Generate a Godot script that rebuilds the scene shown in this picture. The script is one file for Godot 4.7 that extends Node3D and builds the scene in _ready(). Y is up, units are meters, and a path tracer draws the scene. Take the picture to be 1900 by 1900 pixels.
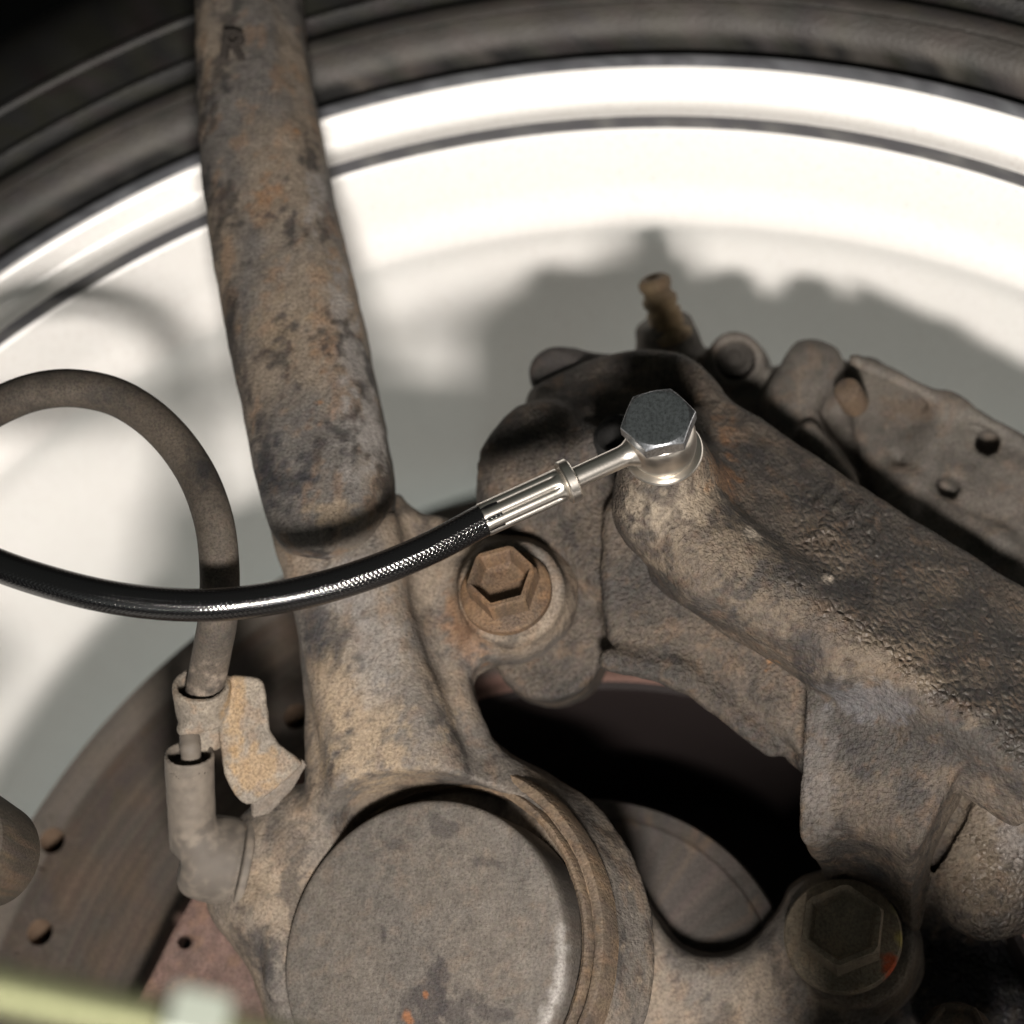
extends Node3D
# Lengths are worked out in millimetres and written into the meshes in metres.

const D := 391.0
const S := 0.1
const WHEEL_AXIS := Vector3(-0.19043, 0.39020, 0.90082)
const WHEEL_CENTRE := Vector3(5.826, -106.52, 16.61)
const CAP_AXIS := Vector3(-0.41, 0.31, 0.857)
const BANJO_AXIS := Vector3(-0.15, 0.49, 0.86)

var M := {}
var jobs := []
var origin := Vector3.ZERO
var used_names := {}


func _ready() -> void:
	view_and_light()
	materials()
	wheel()
	tyre()
	liner()
	brake_disc()
	hub_parts()
	knuckle()
	dust_cap()
	caliper()
	caliper_details()
	hose()
	sensor()
	bolts()
	foreground()
	run_jobs()


func view_and_light() -> void:
	var cam := Camera3D.new()
	cam.name = "camera"
	cam.position = Vector3(0, 0, D * 0.001)
	cam.near = 0.02
	cam.far = 4.0
	cam.fov = rad_to_deg(2.0 * atan(95.0 / D))
	var att := CameraAttributesPhysical.new()
	var focal := 35.0 / (2.0 * 95.0 / D)
	att.frustum_focal_length = focal
	att.frustum_focus_distance = (D - 3.0) * 0.001
	att.frustum_near = 0.02
	att.frustum_far = 4.0
	att.exposure_aperture = focal / 7.4
	cam.attributes = att
	add_child(cam)
	cam.fov = rad_to_deg(2.0 * atan(95.0 / D))
	var we := WorldEnvironment.new()
	we.name = "surroundings"
	var e := Environment.new()
	e.background_mode = Environment.BG_COLOR
	e.background_color = Color(0.30, 0.31, 0.29)
	e.background_energy_multiplier = 0.8
	e.tonemap_mode = Environment.TONE_MAPPER_LINEAR
	e.tonemap_exposure = 1.0
	e.sdfgi_enabled = true
	e.ssao_enabled = true
	e.ssil_enabled = true
	we.environment = e
	add_child(we)
	var key := AreaLight3D.new()
	key.name = "work_lamp"
	key.light_color = Color(1.0, 0.968, 0.935)
	key.light_energy = 0.34
	key.area_size = Vector2(0.050, 0.045)
	key.area_normalize_energy = true
	key.area_range = 3.0
	key.shadow_enabled = true
	key.position = Vector3(0.012, -0.122, 0.352)
	add_child(key)
	key.look_at_from_position(key.position, Vector3(0.0, 0.0, -0.02), Vector3.UP)
	var fill := AreaLight3D.new()
	fill.name = "added_floor_fill"  # added fill from below, stands in for light off the floor
	fill.light_color = Color(0.98, 1.0, 0.98)
	fill.light_energy = 0.05
	fill.area_size = Vector2(0.7, 0.5)
	fill.area_normalize_energy = true
	fill.area_range = 3.0
	fill.shadow_enabled = true
	add_child(fill)
	fill.look_at_from_position(Vector3(-0.2, -0.5, 0.5), Vector3(0.0, 0.0, -0.05), Vector3.UP)
	# daylight of the workshop that comes in from the far side, between the wheel spokes
	var back := AreaLight3D.new()
	back.name = "workshop_light_beyond_the_wheel"
	back.light_color = Color(0.97, 1.0, 0.97)
	back.light_energy = 0.12
	back.area_size = Vector2(1.0, 1.0)
	back.area_normalize_energy = true
	back.area_range = 3.0
	back.shadow_enabled = true
	add_child(back)
	var far_c := (WHEEL_CENTRE - WHEEL_AXIS * 420.0) * 0.001
	back.look_at_from_position(far_c, WHEEL_CENTRE * 0.001, Vector3.UP)


# ------------------------------------------------------------------ helpers
func P(px: float, py: float, z: float) -> Vector3:
	var k := (D - z) / D
	return Vector3((px - 950.0) * S * k, (950.0 - py) * S * k, z)


func on_plane(px: float, py: float, o: Vector3, n: Vector3) -> Vector3:
	var eye := Vector3(0, 0, D)
	var ray := Vector3((px - 950.0) * S, (950.0 - py) * S, -D)
	return eye + ray * ((o - eye).dot(n) / ray.dot(n))


func basis_for(n: Vector3) -> Basis:
	# y axis along n
	n = n.normalized()
	var x := Vector3.UP.cross(n)
	if x.length() < 0.05:
		x = Vector3.RIGHT
	x = (x - n * x.dot(n)).normalized()
	return Basis(x, n, x.cross(n))


func chaikin(pts: PackedVector2Array, times: int) -> PackedVector2Array:
	for t in times:
		var out := PackedVector2Array()
		var n := pts.size()
		for i in n:
			var a := pts[i]
			var b := pts[(i + 1) % n]
			out.append(a.lerp(b, 0.25))
			out.append(a.lerp(b, 0.75))
		pts = out
	return pts


func numbered(called: String) -> String:
	if not used_names.has(called):
		used_names[called] = 0
		return called
	used_names[called] += 1
	return "%s_%03d" % [called, used_names[called]]


func thing(called: String, label: String, category: String, at: Vector3, group := "") -> Node3D:
	var o := Node3D.new()
	o.name = numbered(called)
	add_child(o)
	o.position = at * 0.001
	o.set_meta("label", label)
	o.set_meta("category", category)
	if group:
		o.set_meta("group", group)
	origin = at
	return o


func part(called: String, parent: Node3D, mesh: Mesh, mats: Array) -> MeshInstance3D:
	var o := MeshInstance3D.new()
	o.name = called
	o.mesh = mesh
	for i in mesh.get_surface_count():
		o.set_surface_override_material(i, mats[mini(i, mats.size() - 1)])
	parent.add_child(o, true)
	return o


class Geo:
	var v := PackedVector3Array()
	var n := PackedVector3Array()
	var uv := PackedVector2Array()
	var c := PackedColorArray()
	var i := PackedInt32Array()

	func add(p: Vector3, nn: Vector3, t := Vector2.ZERO, col := Color.WHITE) -> int:
		v.append(p)
		n.append(nn)
		uv.append(t)
		c.append(col)
		return v.size() - 1

	func tri(a: int, b: int, d: int) -> void:
		# faces clockwise as seen along the stored normal
		var g := (v[b] - v[a]).cross(v[d] - v[a])
		if g.dot(n[a] + n[b] + n[d]) > 0.0:
			i.append_array([a, d, b])
		else:
			i.append_array([a, b, d])

	func quad(a: int, b: int, d: int, e: int) -> void:
		tri(a, b, d)
		tri(a, d, e)

	func mesh(o: Vector3) -> ArrayMesh:
		var m := ArrayMesh.new()
		var w := PackedVector3Array()
		w.resize(v.size())
		for k in v.size():
			w[k] = (v[k] - o) * 0.001
		var arr := []
		arr.resize(Mesh.ARRAY_MAX)
		arr[Mesh.ARRAY_VERTEX] = w
		arr[Mesh.ARRAY_NORMAL] = n
		arr[Mesh.ARRAY_TEX_UV] = uv
		arr[Mesh.ARRAY_COLOR] = c
		arr[Mesh.ARRAY_INDEX] = i
		m.add_surface_from_arrays(Mesh.PRIMITIVE_TRIANGLES, arr)
		return m


# profile: points (radius, height along axis); turned round the axis at o. Sharp where it bends by more than 35 degrees.
func lathe(g: Geo, o: Vector3, axis: Vector3, prof: Array, seg: int, tint = null, wob = null) -> void:
	var b := basis_for(axis)
	var m := prof.size()
	var ring_n := []
	for k in m - 1:
		var t: Vector2 = (prof[k + 1] - prof[k]).normalized()
		ring_n.append(Vector2(t.y, -t.x))
	# the side that looks outwards is decided by the order: profile runs so that (dy, -dr) points out
	for k in m - 1:
		var n0: Vector2 = ring_n[k]
		var n1: Vector2 = ring_n[k]
		if k > 0 and ring_n[k - 1].dot(ring_n[k]) > 0.82:
			n0 = (ring_n[k - 1] + ring_n[k]).normalized()
		if k < m - 2 and ring_n[k + 1].dot(ring_n[k]) > 0.82:
			n1 = (ring_n[k + 1] + ring_n[k]).normalized()
		var first := g.v.size()
		for s in seg + 1:
			var a := TAU * s / seg
			var dir := b.x * cos(a) + b.z * sin(a)
			for e in 2:
				var q: Vector2 = prof[k + e]
				var nn: Vector2 = n0 if e == 0 else n1
				var p := o + dir * q.x + b.y * q.y
				if wob != null:
					p += wob.call(p, dir, b.y)
				var col := Color.WHITE
				if tint != null:
					col = tint.call(p)
				g.add(p, (dir * nn.x + b.y * nn.y).normalized(), Vector2(float(s) / seg, float(k + e)), col)
		for s in seg:
			var a0 := first + s * 2
			g.quad(a0, a0 + 1, a0 + 3, a0 + 2)


func curve_points(pts: Array, step: float) -> PackedVector3Array:
	var c := Curve3D.new()
	c.bake_interval = step
	for k in pts.size():
		var prev: Vector3 = pts[maxi(k - 1, 0)]
		var nxt: Vector3 = pts[mini(k + 1, pts.size() - 1)]
		var t := (nxt - prev) / 6.0
		c.add_point(pts[k], -t, t)
	return c.get_baked_points()


func tube(g: Geo, pts: PackedVector3Array, rad: Callable, seg: int, tint = null, caps := true) -> void:
	var up := Vector3(0, 0, 1)
	var along := 0.0
	var first := g.v.size()
	for k in pts.size():
		var t := (pts[mini(k + 1, pts.size() - 1)] - pts[maxi(k - 1, 0)]).normalized()
		up = (up - t * up.dot(t)).normalized()
		var side := t.cross(up)
		if k > 0:
			along += pts[k].distance_to(pts[k - 1])
		for s in seg + 1:
			var a := TAU * s / seg
			var r: float = rad.call(along, a)
			var dir := up * cos(a) + side * sin(a)
			var p := pts[k] + dir * r
			var col := Color.WHITE
			if tint != null:
				col = tint.call(p)
			g.add(p, dir, Vector2(float(s) / seg, along), col)
	for k in pts.size() - 1:
		for s in seg:
			var a0 := first + k * (seg + 1) + s
			g.quad(a0, a0 + 1, a0 + seg + 2, a0 + seg + 1)
	# normals that follow a radius that changes
	var nn := pts.size()
	for k in nn:
		for s in seg + 1:
			var at := first + k * (seg + 1) + s
			var l := first + k * (seg + 1) + (s - 1 if s > 0 else seg - 1)
			var r := first + k * (seg + 1) + (s + 1 if s < seg else 1)
			var d0 := first + maxi(k - 1, 0) * (seg + 1) + s
			var d1 := first + mini(k + 1, nn - 1) * (seg + 1) + s
			var q := (g.v[r] - g.v[l]).cross(g.v[d1] - g.v[d0]).normalized()
			if q.length() > 0.5:
				g.n[at] = q if q.dot(g.n[at]) > 0.0 else -q
	if caps:
		for e in [0, nn - 1]:
			var t := (pts[e] - pts[1 if e == 0 else nn - 2]).normalized()
			var col: Color = g.c[first + e * (seg + 1)]
			var mid := g.add(pts[e], t, Vector2.ZERO, col)
			var ring := g.v.size()
			for s in seg + 1:
				g.add(g.v[first + e * (seg + 1) + s], t, Vector2.ZERO, col)
			for s in seg:
				g.tri(mid, ring + s, ring + s + 1)


# hexagon head: chamfered, with a hexagonal dish in its top when dish > 0
func hex_head(g: Geo, o: Vector3, axis: Vector3, spin: float, flats: float, height: float, dish: float, tint = null) -> void:
	var b := basis_for(axis)
	var inner := flats * 0.5
	var seg := 72
	var hexr := func(a: float) -> float:
		var w := fposmod(a, PI / 3.0) - PI / 6.0
		return inner / cos(w)
	var rings := []   # [radius function of angle, height function of angle]
	if dish > 0.0:
		rings = [
			[func(_a): return 0.02, func(_a): return height - dish],
			[func(a): return hexr.call(a) * 0.52, func(_a): return height - dish],
			[func(a): return hexr.call(a) * 0.70, func(_a): return height - dish * 0.86],
			[func(a): return hexr.call(a) * 0.80, func(_a): return height - dish * 0.12],
			[func(a): return hexr.call(a) * 0.84, func(_a): return height],
			[func(a): return minf(hexr.call(a) * 0.96, inner * 1.06), func(_a): return height],
			[func(a): return hexr.call(a) - 0.12, func(a): return height - 0.25 - maxf(0.0, hexr.call(a) - inner * 1.02) * 0.6],
			[func(a): return hexr.call(a), func(a): return height - 0.6 - maxf(0.0, hexr.call(a) - inner * 1.02) * 0.7],
			[func(a): return hexr.call(a), func(_a): return 0.0],
		]
	else:
		rings = [
			[func(_a): return 0.02, func(_a): return height],
			[func(_a): return inner * 0.5, func(_a): return height],
			[func(_a): return inner * 0.86, func(_a): return height - 0.02],
			[func(_a): return inner * 0.95, func(_a): return height - 0.10],
			[func(a): return hexr.call(a) * 0.985, func(a): return height - 0.14 - (hexr.call(a) * 0.985 - inner * 0.95) * 0.5],
			[func(a): return hexr.call(a), func(a): return height - 0.32 - (hexr.call(a) * 0.985 - inner * 0.95) * 0.5],
			[func(a): return hexr.call(a), func(_a): return 0.0],
		]
	for k in rings.size() - 1:
		for s in seg:
			var ids := []
			var pts := []
			for c in [[k, s], [k, s + 1], [k + 1, s + 1], [k + 1, s]]:
				var a: float = TAU * c[1] / seg
				var r: float = rings[c[0]][0].call(a)
				var h: float = rings[c[0]][1].call(a)
				pts.append(o + (b.x * cos(a + spin) + b.z * sin(a + spin)) * r + b.y * h)
			var nn: Vector3 = (pts[2] - pts[0]).cross(pts[3] - pts[1]).normalized()
			var mid: Vector3 = (pts[0] + pts[2]) * 0.5
			if k == rings.size() - 2:
				# side faces are flat: one normal per flat
				var am := floorf((s + 0.5) / (seg / 6.0)) * PI / 3.0 + PI / 6.0 + spin
				nn = b.x * cos(am) + b.z * sin(am)
			elif nn.dot(b.y) < 0.0:
				nn = -nn
			for p in pts:
				var col := Color.WHITE
				if tint != null:
					col = tint.call(p)
				ids.append(g.add(p, nn, Vector2((p - o).dot(b.x), (p - o).dot(b.z)), col))
			g.quad(ids[0], ids[1], ids[2], ids[3])


# ------------------------------------------------------------------ solid shapes from distance fields
class Prim:
	var t := 0
	var op := 0
	var k := 1.0
	var a := Vector3.ZERO
	var b := Vector3.ZERO
	var ba := Vector3.ZERO
	var inv_l := 0.0
	var ra := 1.0
	var rb := 1.0
	var inv := Transform3D()
	var h := Vector3.ONE
	var r := 0.0
	var poly := PackedVector2Array()
	var pts := PackedVector3Array()
	var box := AABB()
	var lo2 := Vector2.ZERO
	var hi2 := Vector2.ZERO

	func d(p: Vector3) -> float:
		if t == 0:
			var pa := p - a
			var x := clampf(pa.dot(ba) * inv_l, 0.0, 1.0)
			return (pa - ba * x).length() - lerpf(ra, rb, x)
		if t == 1:
			var q := (inv * p).abs() - h
			return q.max(Vector3.ZERO).length() + minf(maxf(q.x, maxf(q.y, q.z)), 0.0) - r
		if t == 2:
			var q := inv * p
			var w := clampf(q.y / h.y * 0.5 + 0.5, 0.0, 1.0)
			var x := sqrt(q.x * q.x + q.z * q.z) - lerpf(ra, rb, w) + r
			var y := absf(q.y) - h.y + r
			return Vector2(maxf(x, 0.0), maxf(y, 0.0)).length() + minf(maxf(x, y), 0.0) - r
		if t == 3:
			var q := inv * p
			var dz := absf(q.z) - h.z + r
			var dx := maxf(maxf(lo2.x - q.x, q.x - hi2.x), 0.0)
			var dy := maxf(maxf(lo2.y - q.y, q.y - hi2.y), 0.0)
			var far := sqrt(dx * dx + dy * dy)
			var d2: float
			if far > 6.0:
				d2 = far + r
			elif dz > 9.0:
				return dz - r
			else:
				d2 = sd(Vector2(q.x, q.y)) + r
			return Vector2(maxf(d2, 0.0), maxf(dz, 0.0)).length() + minf(maxf(d2, dz), 0.0) - r
		if t == 4:
			var q := inv * p
			var k0 := (q / h).length()
			var k1 := (q / (h * h)).length()
			return k0 * (k0 - 1.0) / maxf(k1, 0.0001)
		if t == 5:
			return (p - a).dot(b)
		if t == 7:
			var best := 1e9
			for i in pts.size() - 1:
				var u := pts[i]
				var w := pts[i + 1] - u
				var z := p - u
				best = minf(best, (z - w * clampf(z.dot(w) / w.length_squared(), 0.0, 1.0)).length_squared())
			return sqrt(best) - ra
		var q6 := inv * p
		return Vector2(sqrt(q6.x * q6.x + q6.z * q6.z) - ra, q6.y).length() - rb

	func sd(q: Vector2) -> float:
		var best := 1e9
		var inside := false
		var n := poly.size()
		var e := poly[n - 1]
		for i in n:
			var f := poly[i]
			var ef := e - f
			var w := q - f
			var x := clampf(w.dot(ef) / ef.dot(ef), 0.0, 1.0)
			best = minf(best, (w - ef * x).length_squared())
			if (f.y > q.y) != (e.y > q.y) and q.x < (e.x - f.x) * (q.y - f.y) / (e.y - f.y) + f.x:
				inside = not inside
			e = f
		return -sqrt(best) if inside else sqrt(best)


class Solid:
	var prims := []
	var amp := 0.0
	var noise: FastNoiseLite
	var cell := 1.0
	var tint: Callable
	var slot = null
	var o := Vector3.ZERO
	var node: MeshInstance3D
	var mats := []
	var surfaces := []
	var clip := AABB(Vector3(-140, -125, -200), Vector3(280, 260, 330))

	func ev(p: Vector3, list: Array) -> float:
		var f := 1e6
		for q: Prim in list:
			var e := q.d(p)
			var k := q.k
			if q.op == 0:
				var w := k - absf(f - e)
				f = minf(f, e) - (w * w / k * 0.25 if w > 0.0 else 0.0)
			else:
				if q.op == 1:
					e = -e
				var w := k - absf(f - e)
				f = maxf(f, e) + (w * w / k * 0.25 if w > 0.0 else 0.0)
		if amp > 0.0 and absf(f) < 3.0:
			f += amp * noise.get_noise_3dv(p)
		return f

	func build() -> void:
		var box := AABB()
		var started := false
		for q: Prim in prims:
			if q.op == 0:
				box = box.merge(q.box) if started else q.box
				started = true
		box = box.intersection(clip).grow(2.0)
		var nb := Vector3i((box.size / (cell * 4.0)).ceil())
		var nx := nb.x * 4 + 1
		var ny := nb.y * 4 + 1
		var nz := nb.z * 4 + 1
		var grid := PackedFloat32Array()
		grid.resize(nx * ny * nz)
		grid.fill(1e9)
		var ids := PackedInt32Array()
		ids.resize(nx * ny * nz)
		ids.fill(-1)
		var lo := box.position
		var rad := cell * 4.0 * 0.8661
		var live := []
		# coarse blocks first
		var big := 4
		for bz in range(0, nb.z, big):
			for by in range(0, nb.y, big):
				for bx in range(0, nb.x, big):
					var c := lo + Vector3(bx + 2, by + 2, bz + 2) * cell * 4.0
					var list := near(c, prims, rad * 4.0)
					if absf(ev(c, list)) > rad * 4.0 * 1.25 + 1.0:
						continue
					for z in range(bz, mini(bz + big, nb.z)):
						for y in range(by, mini(by + big, nb.y)):
							for x in range(bx, mini(bx + big, nb.x)):
								var cc := lo + Vector3(x + 0.5, y + 0.5, z + 0.5) * cell * 4.0
								var l2 := near(cc, list, rad)
								if absf(ev(cc, l2)) > rad * 1.25 + 0.5:
									continue
								live.append(Vector3i(x, y, z))
								for k in 5:
									for j in 5:
										for i in 5:
											var at := (x * 4 + i) + nx * ((y * 4 + j) + ny * (z * 4 + k))
											if grid[at] > 9e8:
												grid[at] = ev(lo + Vector3(x * 4 + i, y * 4 + j, z * 4 + k) * cell, l2)
		var v := PackedVector3Array()
		var n := PackedVector3Array()
		var cells := []
		var s1 := nx
		var s2 := nx * ny
		for blk: Vector3i in live:
			for k in 4:
				for j in 4:
					for i in 4:
						var x := blk.x * 4 + i
						var y := blk.y * 4 + j
						var z := blk.z * 4 + k
						var at := x + nx * (y + ny * z)
						var g0 := grid[at]
						var g1 := grid[at + 1]
						var g2 := grid[at + s1]
						var g3 := grid[at + s1 + 1]
						var g4 := grid[at + s2]
						var g5 := grid[at + s2 + 1]
						var g6 := grid[at + s2 + s1]
						var g7 := grid[at + s2 + s1 + 1]
						var lowest := minf(minf(minf(g0, g1), minf(g2, g3)), minf(minf(g4, g5), minf(g6, g7)))
						var highest := maxf(maxf(maxf(g0, g1), maxf(g2, g3)), maxf(maxf(g4, g5), maxf(g6, g7)))
						if lowest >= 0.0 or highest < 0.0:
							continue
						var sum := Vector3.ZERO
						var cnt := 0
						if (g0 < 0.0) != (g1 < 0.0):
							sum += Vector3(g0 / (g0 - g1), 0, 0); cnt += 1
						if (g2 < 0.0) != (g3 < 0.0):
							sum += Vector3(g2 / (g2 - g3), 1, 0); cnt += 1
						if (g4 < 0.0) != (g5 < 0.0):
							sum += Vector3(g4 / (g4 - g5), 0, 1); cnt += 1
						if (g6 < 0.0) != (g7 < 0.0):
							sum += Vector3(g6 / (g6 - g7), 1, 1); cnt += 1
						if (g0 < 0.0) != (g2 < 0.0):
							sum += Vector3(0, g0 / (g0 - g2), 0); cnt += 1
						if (g1 < 0.0) != (g3 < 0.0):
							sum += Vector3(1, g1 / (g1 - g3), 0); cnt += 1
						if (g4 < 0.0) != (g6 < 0.0):
							sum += Vector3(0, g4 / (g4 - g6), 1); cnt += 1
						if (g5 < 0.0) != (g7 < 0.0):
							sum += Vector3(1, g5 / (g5 - g7), 1); cnt += 1
						if (g0 < 0.0) != (g4 < 0.0):
							sum += Vector3(0, 0, g0 / (g0 - g4)); cnt += 1
						if (g1 < 0.0) != (g5 < 0.0):
							sum += Vector3(1, 0, g1 / (g1 - g5)); cnt += 1
						if (g2 < 0.0) != (g6 < 0.0):
							sum += Vector3(0, 1, g2 / (g2 - g6)); cnt += 1
						if (g3 < 0.0) != (g7 < 0.0):
							sum += Vector3(1, 1, g3 / (g3 - g7)); cnt += 1
						var q := sum / maxf(cnt, 1)
						ids[at] = v.size()
						cells.append(Vector3i(x, y, z))
						v.append(lo + (Vector3(x, y, z) + q) * cell)
						var gx := lerpf(lerpf(g1 - g0, g3 - g2, q.y), lerpf(g5 - g4, g7 - g6, q.y), q.z)
						var gy := lerpf(lerpf(g2 - g0, g3 - g1, q.x), lerpf(g6 - g4, g7 - g5, q.x), q.z)
						var gz := lerpf(lerpf(g4 - g0, g5 - g1, q.x), lerpf(g6 - g2, g7 - g3, q.x), q.y)
						n.append(Vector3(gx, gy, gz).normalized())
		var c := PackedColorArray()
		c.resize(v.size())
		var w := PackedVector3Array()
		w.resize(v.size())
		for i in v.size():
			c[i] = tint.call(v[i], n[i])
			w[i] = (v[i] - o) * 0.001
		var tris := [PackedInt32Array(), PackedInt32Array()]
		for cc: Vector3i in cells:
			if cc.x == 0 or cc.y == 0 or cc.z == 0:
				continue
			var at := cc.x + nx * (cc.y + ny * cc.z)
			var g0 := grid[at]
			for e in 3:
				var step: int = [1, s1, s2][e]
				var g1 := grid[at + step]
				if (g0 < 0.0) == (g1 < 0.0):
					continue
				var u: int = [s1, s2, 1][e]
				var t: int = [s2, 1, s1][e]
				var a := ids[at]
				var b := ids[at - u]
				var d := ids[at - u - t]
				var f := ids[at - t]
				if b < 0 or d < 0 or f < 0:
					continue
				var which := 0
				if slot != null:
					which = 1 if slot.call(v[a]) else 0
				if g0 < 0.0:
					tris[which].append_array(PackedInt32Array([a, d, b, a, f, d]))
				else:
					tris[which].append_array(PackedInt32Array([a, b, d, a, d, f]))
		for k in 2:
			if tris[k].size() == 0:
				continue
			var arr := []
			arr.resize(Mesh.ARRAY_MAX)
			if k == 0:
				arr[Mesh.ARRAY_VERTEX] = w
				arr[Mesh.ARRAY_NORMAL] = n
				arr[Mesh.ARRAY_COLOR] = c
				arr[Mesh.ARRAY_INDEX] = tris[k]
			else:
				var re := {}
				var w2 := PackedVector3Array()
				var n2 := PackedVector3Array()
				var c2 := PackedColorArray()
				var i2 := PackedInt32Array()
				for x in tris[k]:
					if not re.has(x):
						re[x] = w2.size()
						w2.append(w[x])
						n2.append(n[x])
						c2.append(c[x])
					i2.append(re[x])
				arr[Mesh.ARRAY_VERTEX] = w2
				arr[Mesh.ARRAY_NORMAL] = n2
				arr[Mesh.ARRAY_COLOR] = c2
				arr[Mesh.ARRAY_INDEX] = i2
			surfaces.append([arr, mats[k]])

	func near(c: Vector3, from: Array, rad: float) -> Array:
		var out := []
		for q: Prim in from:
			var e := q.d(c)
			var lim := rad * 3.0 + q.k + 1.0
			if q.op == 2:
				if e > -lim:
					out.append(q)
			elif e < lim:
				out.append(q)
		return out


func solid(called: String, parent: Node3D, cell: float, mats: Array, tint: Callable, amp := 0.0, freq := 0.1) -> Solid:
	var s := Solid.new()
	s.cell = cell
	s.tint = tint
	s.mats = mats
	s.o = origin
	s.amp = amp
	s.noise = noise(freq, 3, jobs.size() + 3)
	var mi := MeshInstance3D.new()
	mi.name = called
	parent.add_child(mi, true)
	s.node = mi
	jobs.append(s)
	return s


func run_jobs() -> void:
	var started := Time.get_ticks_msec()
	var work := func(i: int) -> void: jobs[i].build()
	var id := WorkerThreadPool.add_group_task(work, jobs.size(), -1, true)
	WorkerThreadPool.wait_for_group_task_completion(id)
	var count := 0
	for s: Solid in jobs:
		var m := ArrayMesh.new()
		for k in s.surfaces.size():
			m.add_surface_from_arrays(Mesh.PRIMITIVE_TRIANGLES, s.surfaces[k][0])
			m.surface_set_material(k, s.surfaces[k][1])
			count += s.surfaces[k][0][Mesh.ARRAY_INDEX].size() / 3
		s.node.mesh = m
	print("solids: %d triangles in %d ms" % [count, Time.get_ticks_msec() - started])


func capsule(s: Solid, a: Vector3, b: Vector3, ra: float, rb: float, k := 2.0, op := 0) -> Prim:
	var q := Prim.new()
	q.t = 0
	q.a = a
	q.b = b
	q.ba = b - a
	q.inv_l = 1.0 / maxf(q.ba.length_squared(), 0.0001)
	q.ra = ra
	q.rb = rb
	q.k = k
	q.op = op
	q.box = AABB(a, Vector3.ZERO).grow(ra).merge(AABB(b, Vector3.ZERO).grow(rb))
	s.prims.append(q)
	return q


func chain(s: Solid, pts: PackedVector3Array, r: float, k: float, op := 0) -> void:
	var q := Prim.new()
	q.t = 7
	q.pts = pts
	q.ra = r
	q.k = k
	q.op = op
	q.box = AABB(pts[0], Vector3.ZERO)
	for p in pts:
		q.box = q.box.expand(p)
	q.box = q.box.grow(r)
	s.prims.append(q)


func boxed(s: Solid, xf: Transform3D, h: Vector3, r: float, k := 2.0, op := 0) -> Prim:
	var q := Prim.new()
	q.t = 1
	q.inv = xf.affine_inverse()
	q.h = h - Vector3.ONE * r
	q.r = r
	q.k = k
	q.op = op
	q.box = xf * AABB(-h, h * 2.0)
	s.prims.append(q)
	return q


# from a to b, radius ra at a and rb at b
func cone(s: Solid, a: Vector3, b: Vector3, ra: float, rb: float, r: float, k := 2.0, op := 0) -> Prim:
	var q := Prim.new()
	q.t = 2
	var xf := Transform3D(basis_for(b - a), (a + b) * 0.5)
	q.inv = xf.affine_inverse()
	q.h = Vector3(maxf(ra, rb), a.distance_to(b) * 0.5, maxf(ra, rb))
	q.ra = ra
	q.rb = rb
	q.r = r
	q.k = k
	q.op = op
	q.box = xf * AABB(-q.h, q.h * 2.0)
	s.prims.append(q)
	return q


# a plate whose front face lies in the plane through o square to n; its outline is given as it shows in that plane
func plate(s: Solid, o: Vector3, n: Vector3, px: Array, thick: float, r: float, k := 2.0, op := 0, smooth := 1) -> Prim:
	var q := Prim.new()
	q.t = 3
	n = n.normalized()
	var x := (Vector3.RIGHT - n * n.x).normalized()
	var bs := Basis(x, n.cross(x), n)
	var xf := Transform3D(bs, o - n * thick * 0.5)
	q.inv = xf.affine_inverse()
	var pts := PackedVector2Array()
	for i in range(0, px.size(), 2):
		var w := on_plane(px[i], px[i + 1], o, n)
		var l := q.inv * w
		pts.append(Vector2(l.x, l.y))
	q.poly = chaikin(pts, smooth)
	q.lo2 = q.poly[0]
	q.hi2 = q.poly[0]
	for w in q.poly:
		q.lo2 = q.lo2.min(w)
		q.hi2 = q.hi2.max(w)
	q.h = Vector3(0, 0, thick * 0.5)
	q.r = r
	q.k = k
	q.op = op
	q.box = xf * AABB(Vector3(q.lo2.x, q.lo2.y, -thick * 0.5), Vector3(q.hi2.x - q.lo2.x, q.hi2.y - q.lo2.y, thick))
	s.prims.append(q)
	return q


func ball(s: Solid, c: Vector3, h: Vector3, turn := Basis(), k := 3.0, op := 0) -> Prim:
	var q := Prim.new()
	q.t = 4
	var xf := Transform3D(turn, c)
	q.inv = xf.affine_inverse()
	q.h = h
	q.k = k
	q.op = op
	q.box = xf * AABB(-h, h * 2.0)
	s.prims.append(q)
	return q


func cut(s: Solid, o: Vector3, n: Vector3, k := 1.0) -> Prim:
	# takes away what lies on the side that n points to
	var q := Prim.new()
	q.t = 5
	q.a = o
	q.b = n.normalized()
	q.op = 2
	q.k = k
	s.prims.append(q)
	return q


# ------------------------------------------------------------------ colours and materials
func noise(freq: float, octaves: int, sd: int, kind := FastNoiseLite.TYPE_SIMPLEX) -> FastNoiseLite:
	var n := FastNoiseLite.new()
	n.noise_type = kind
	n.frequency = freq
	n.fractal_octaves = octaves
	n.seed = sd
	return n


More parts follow.
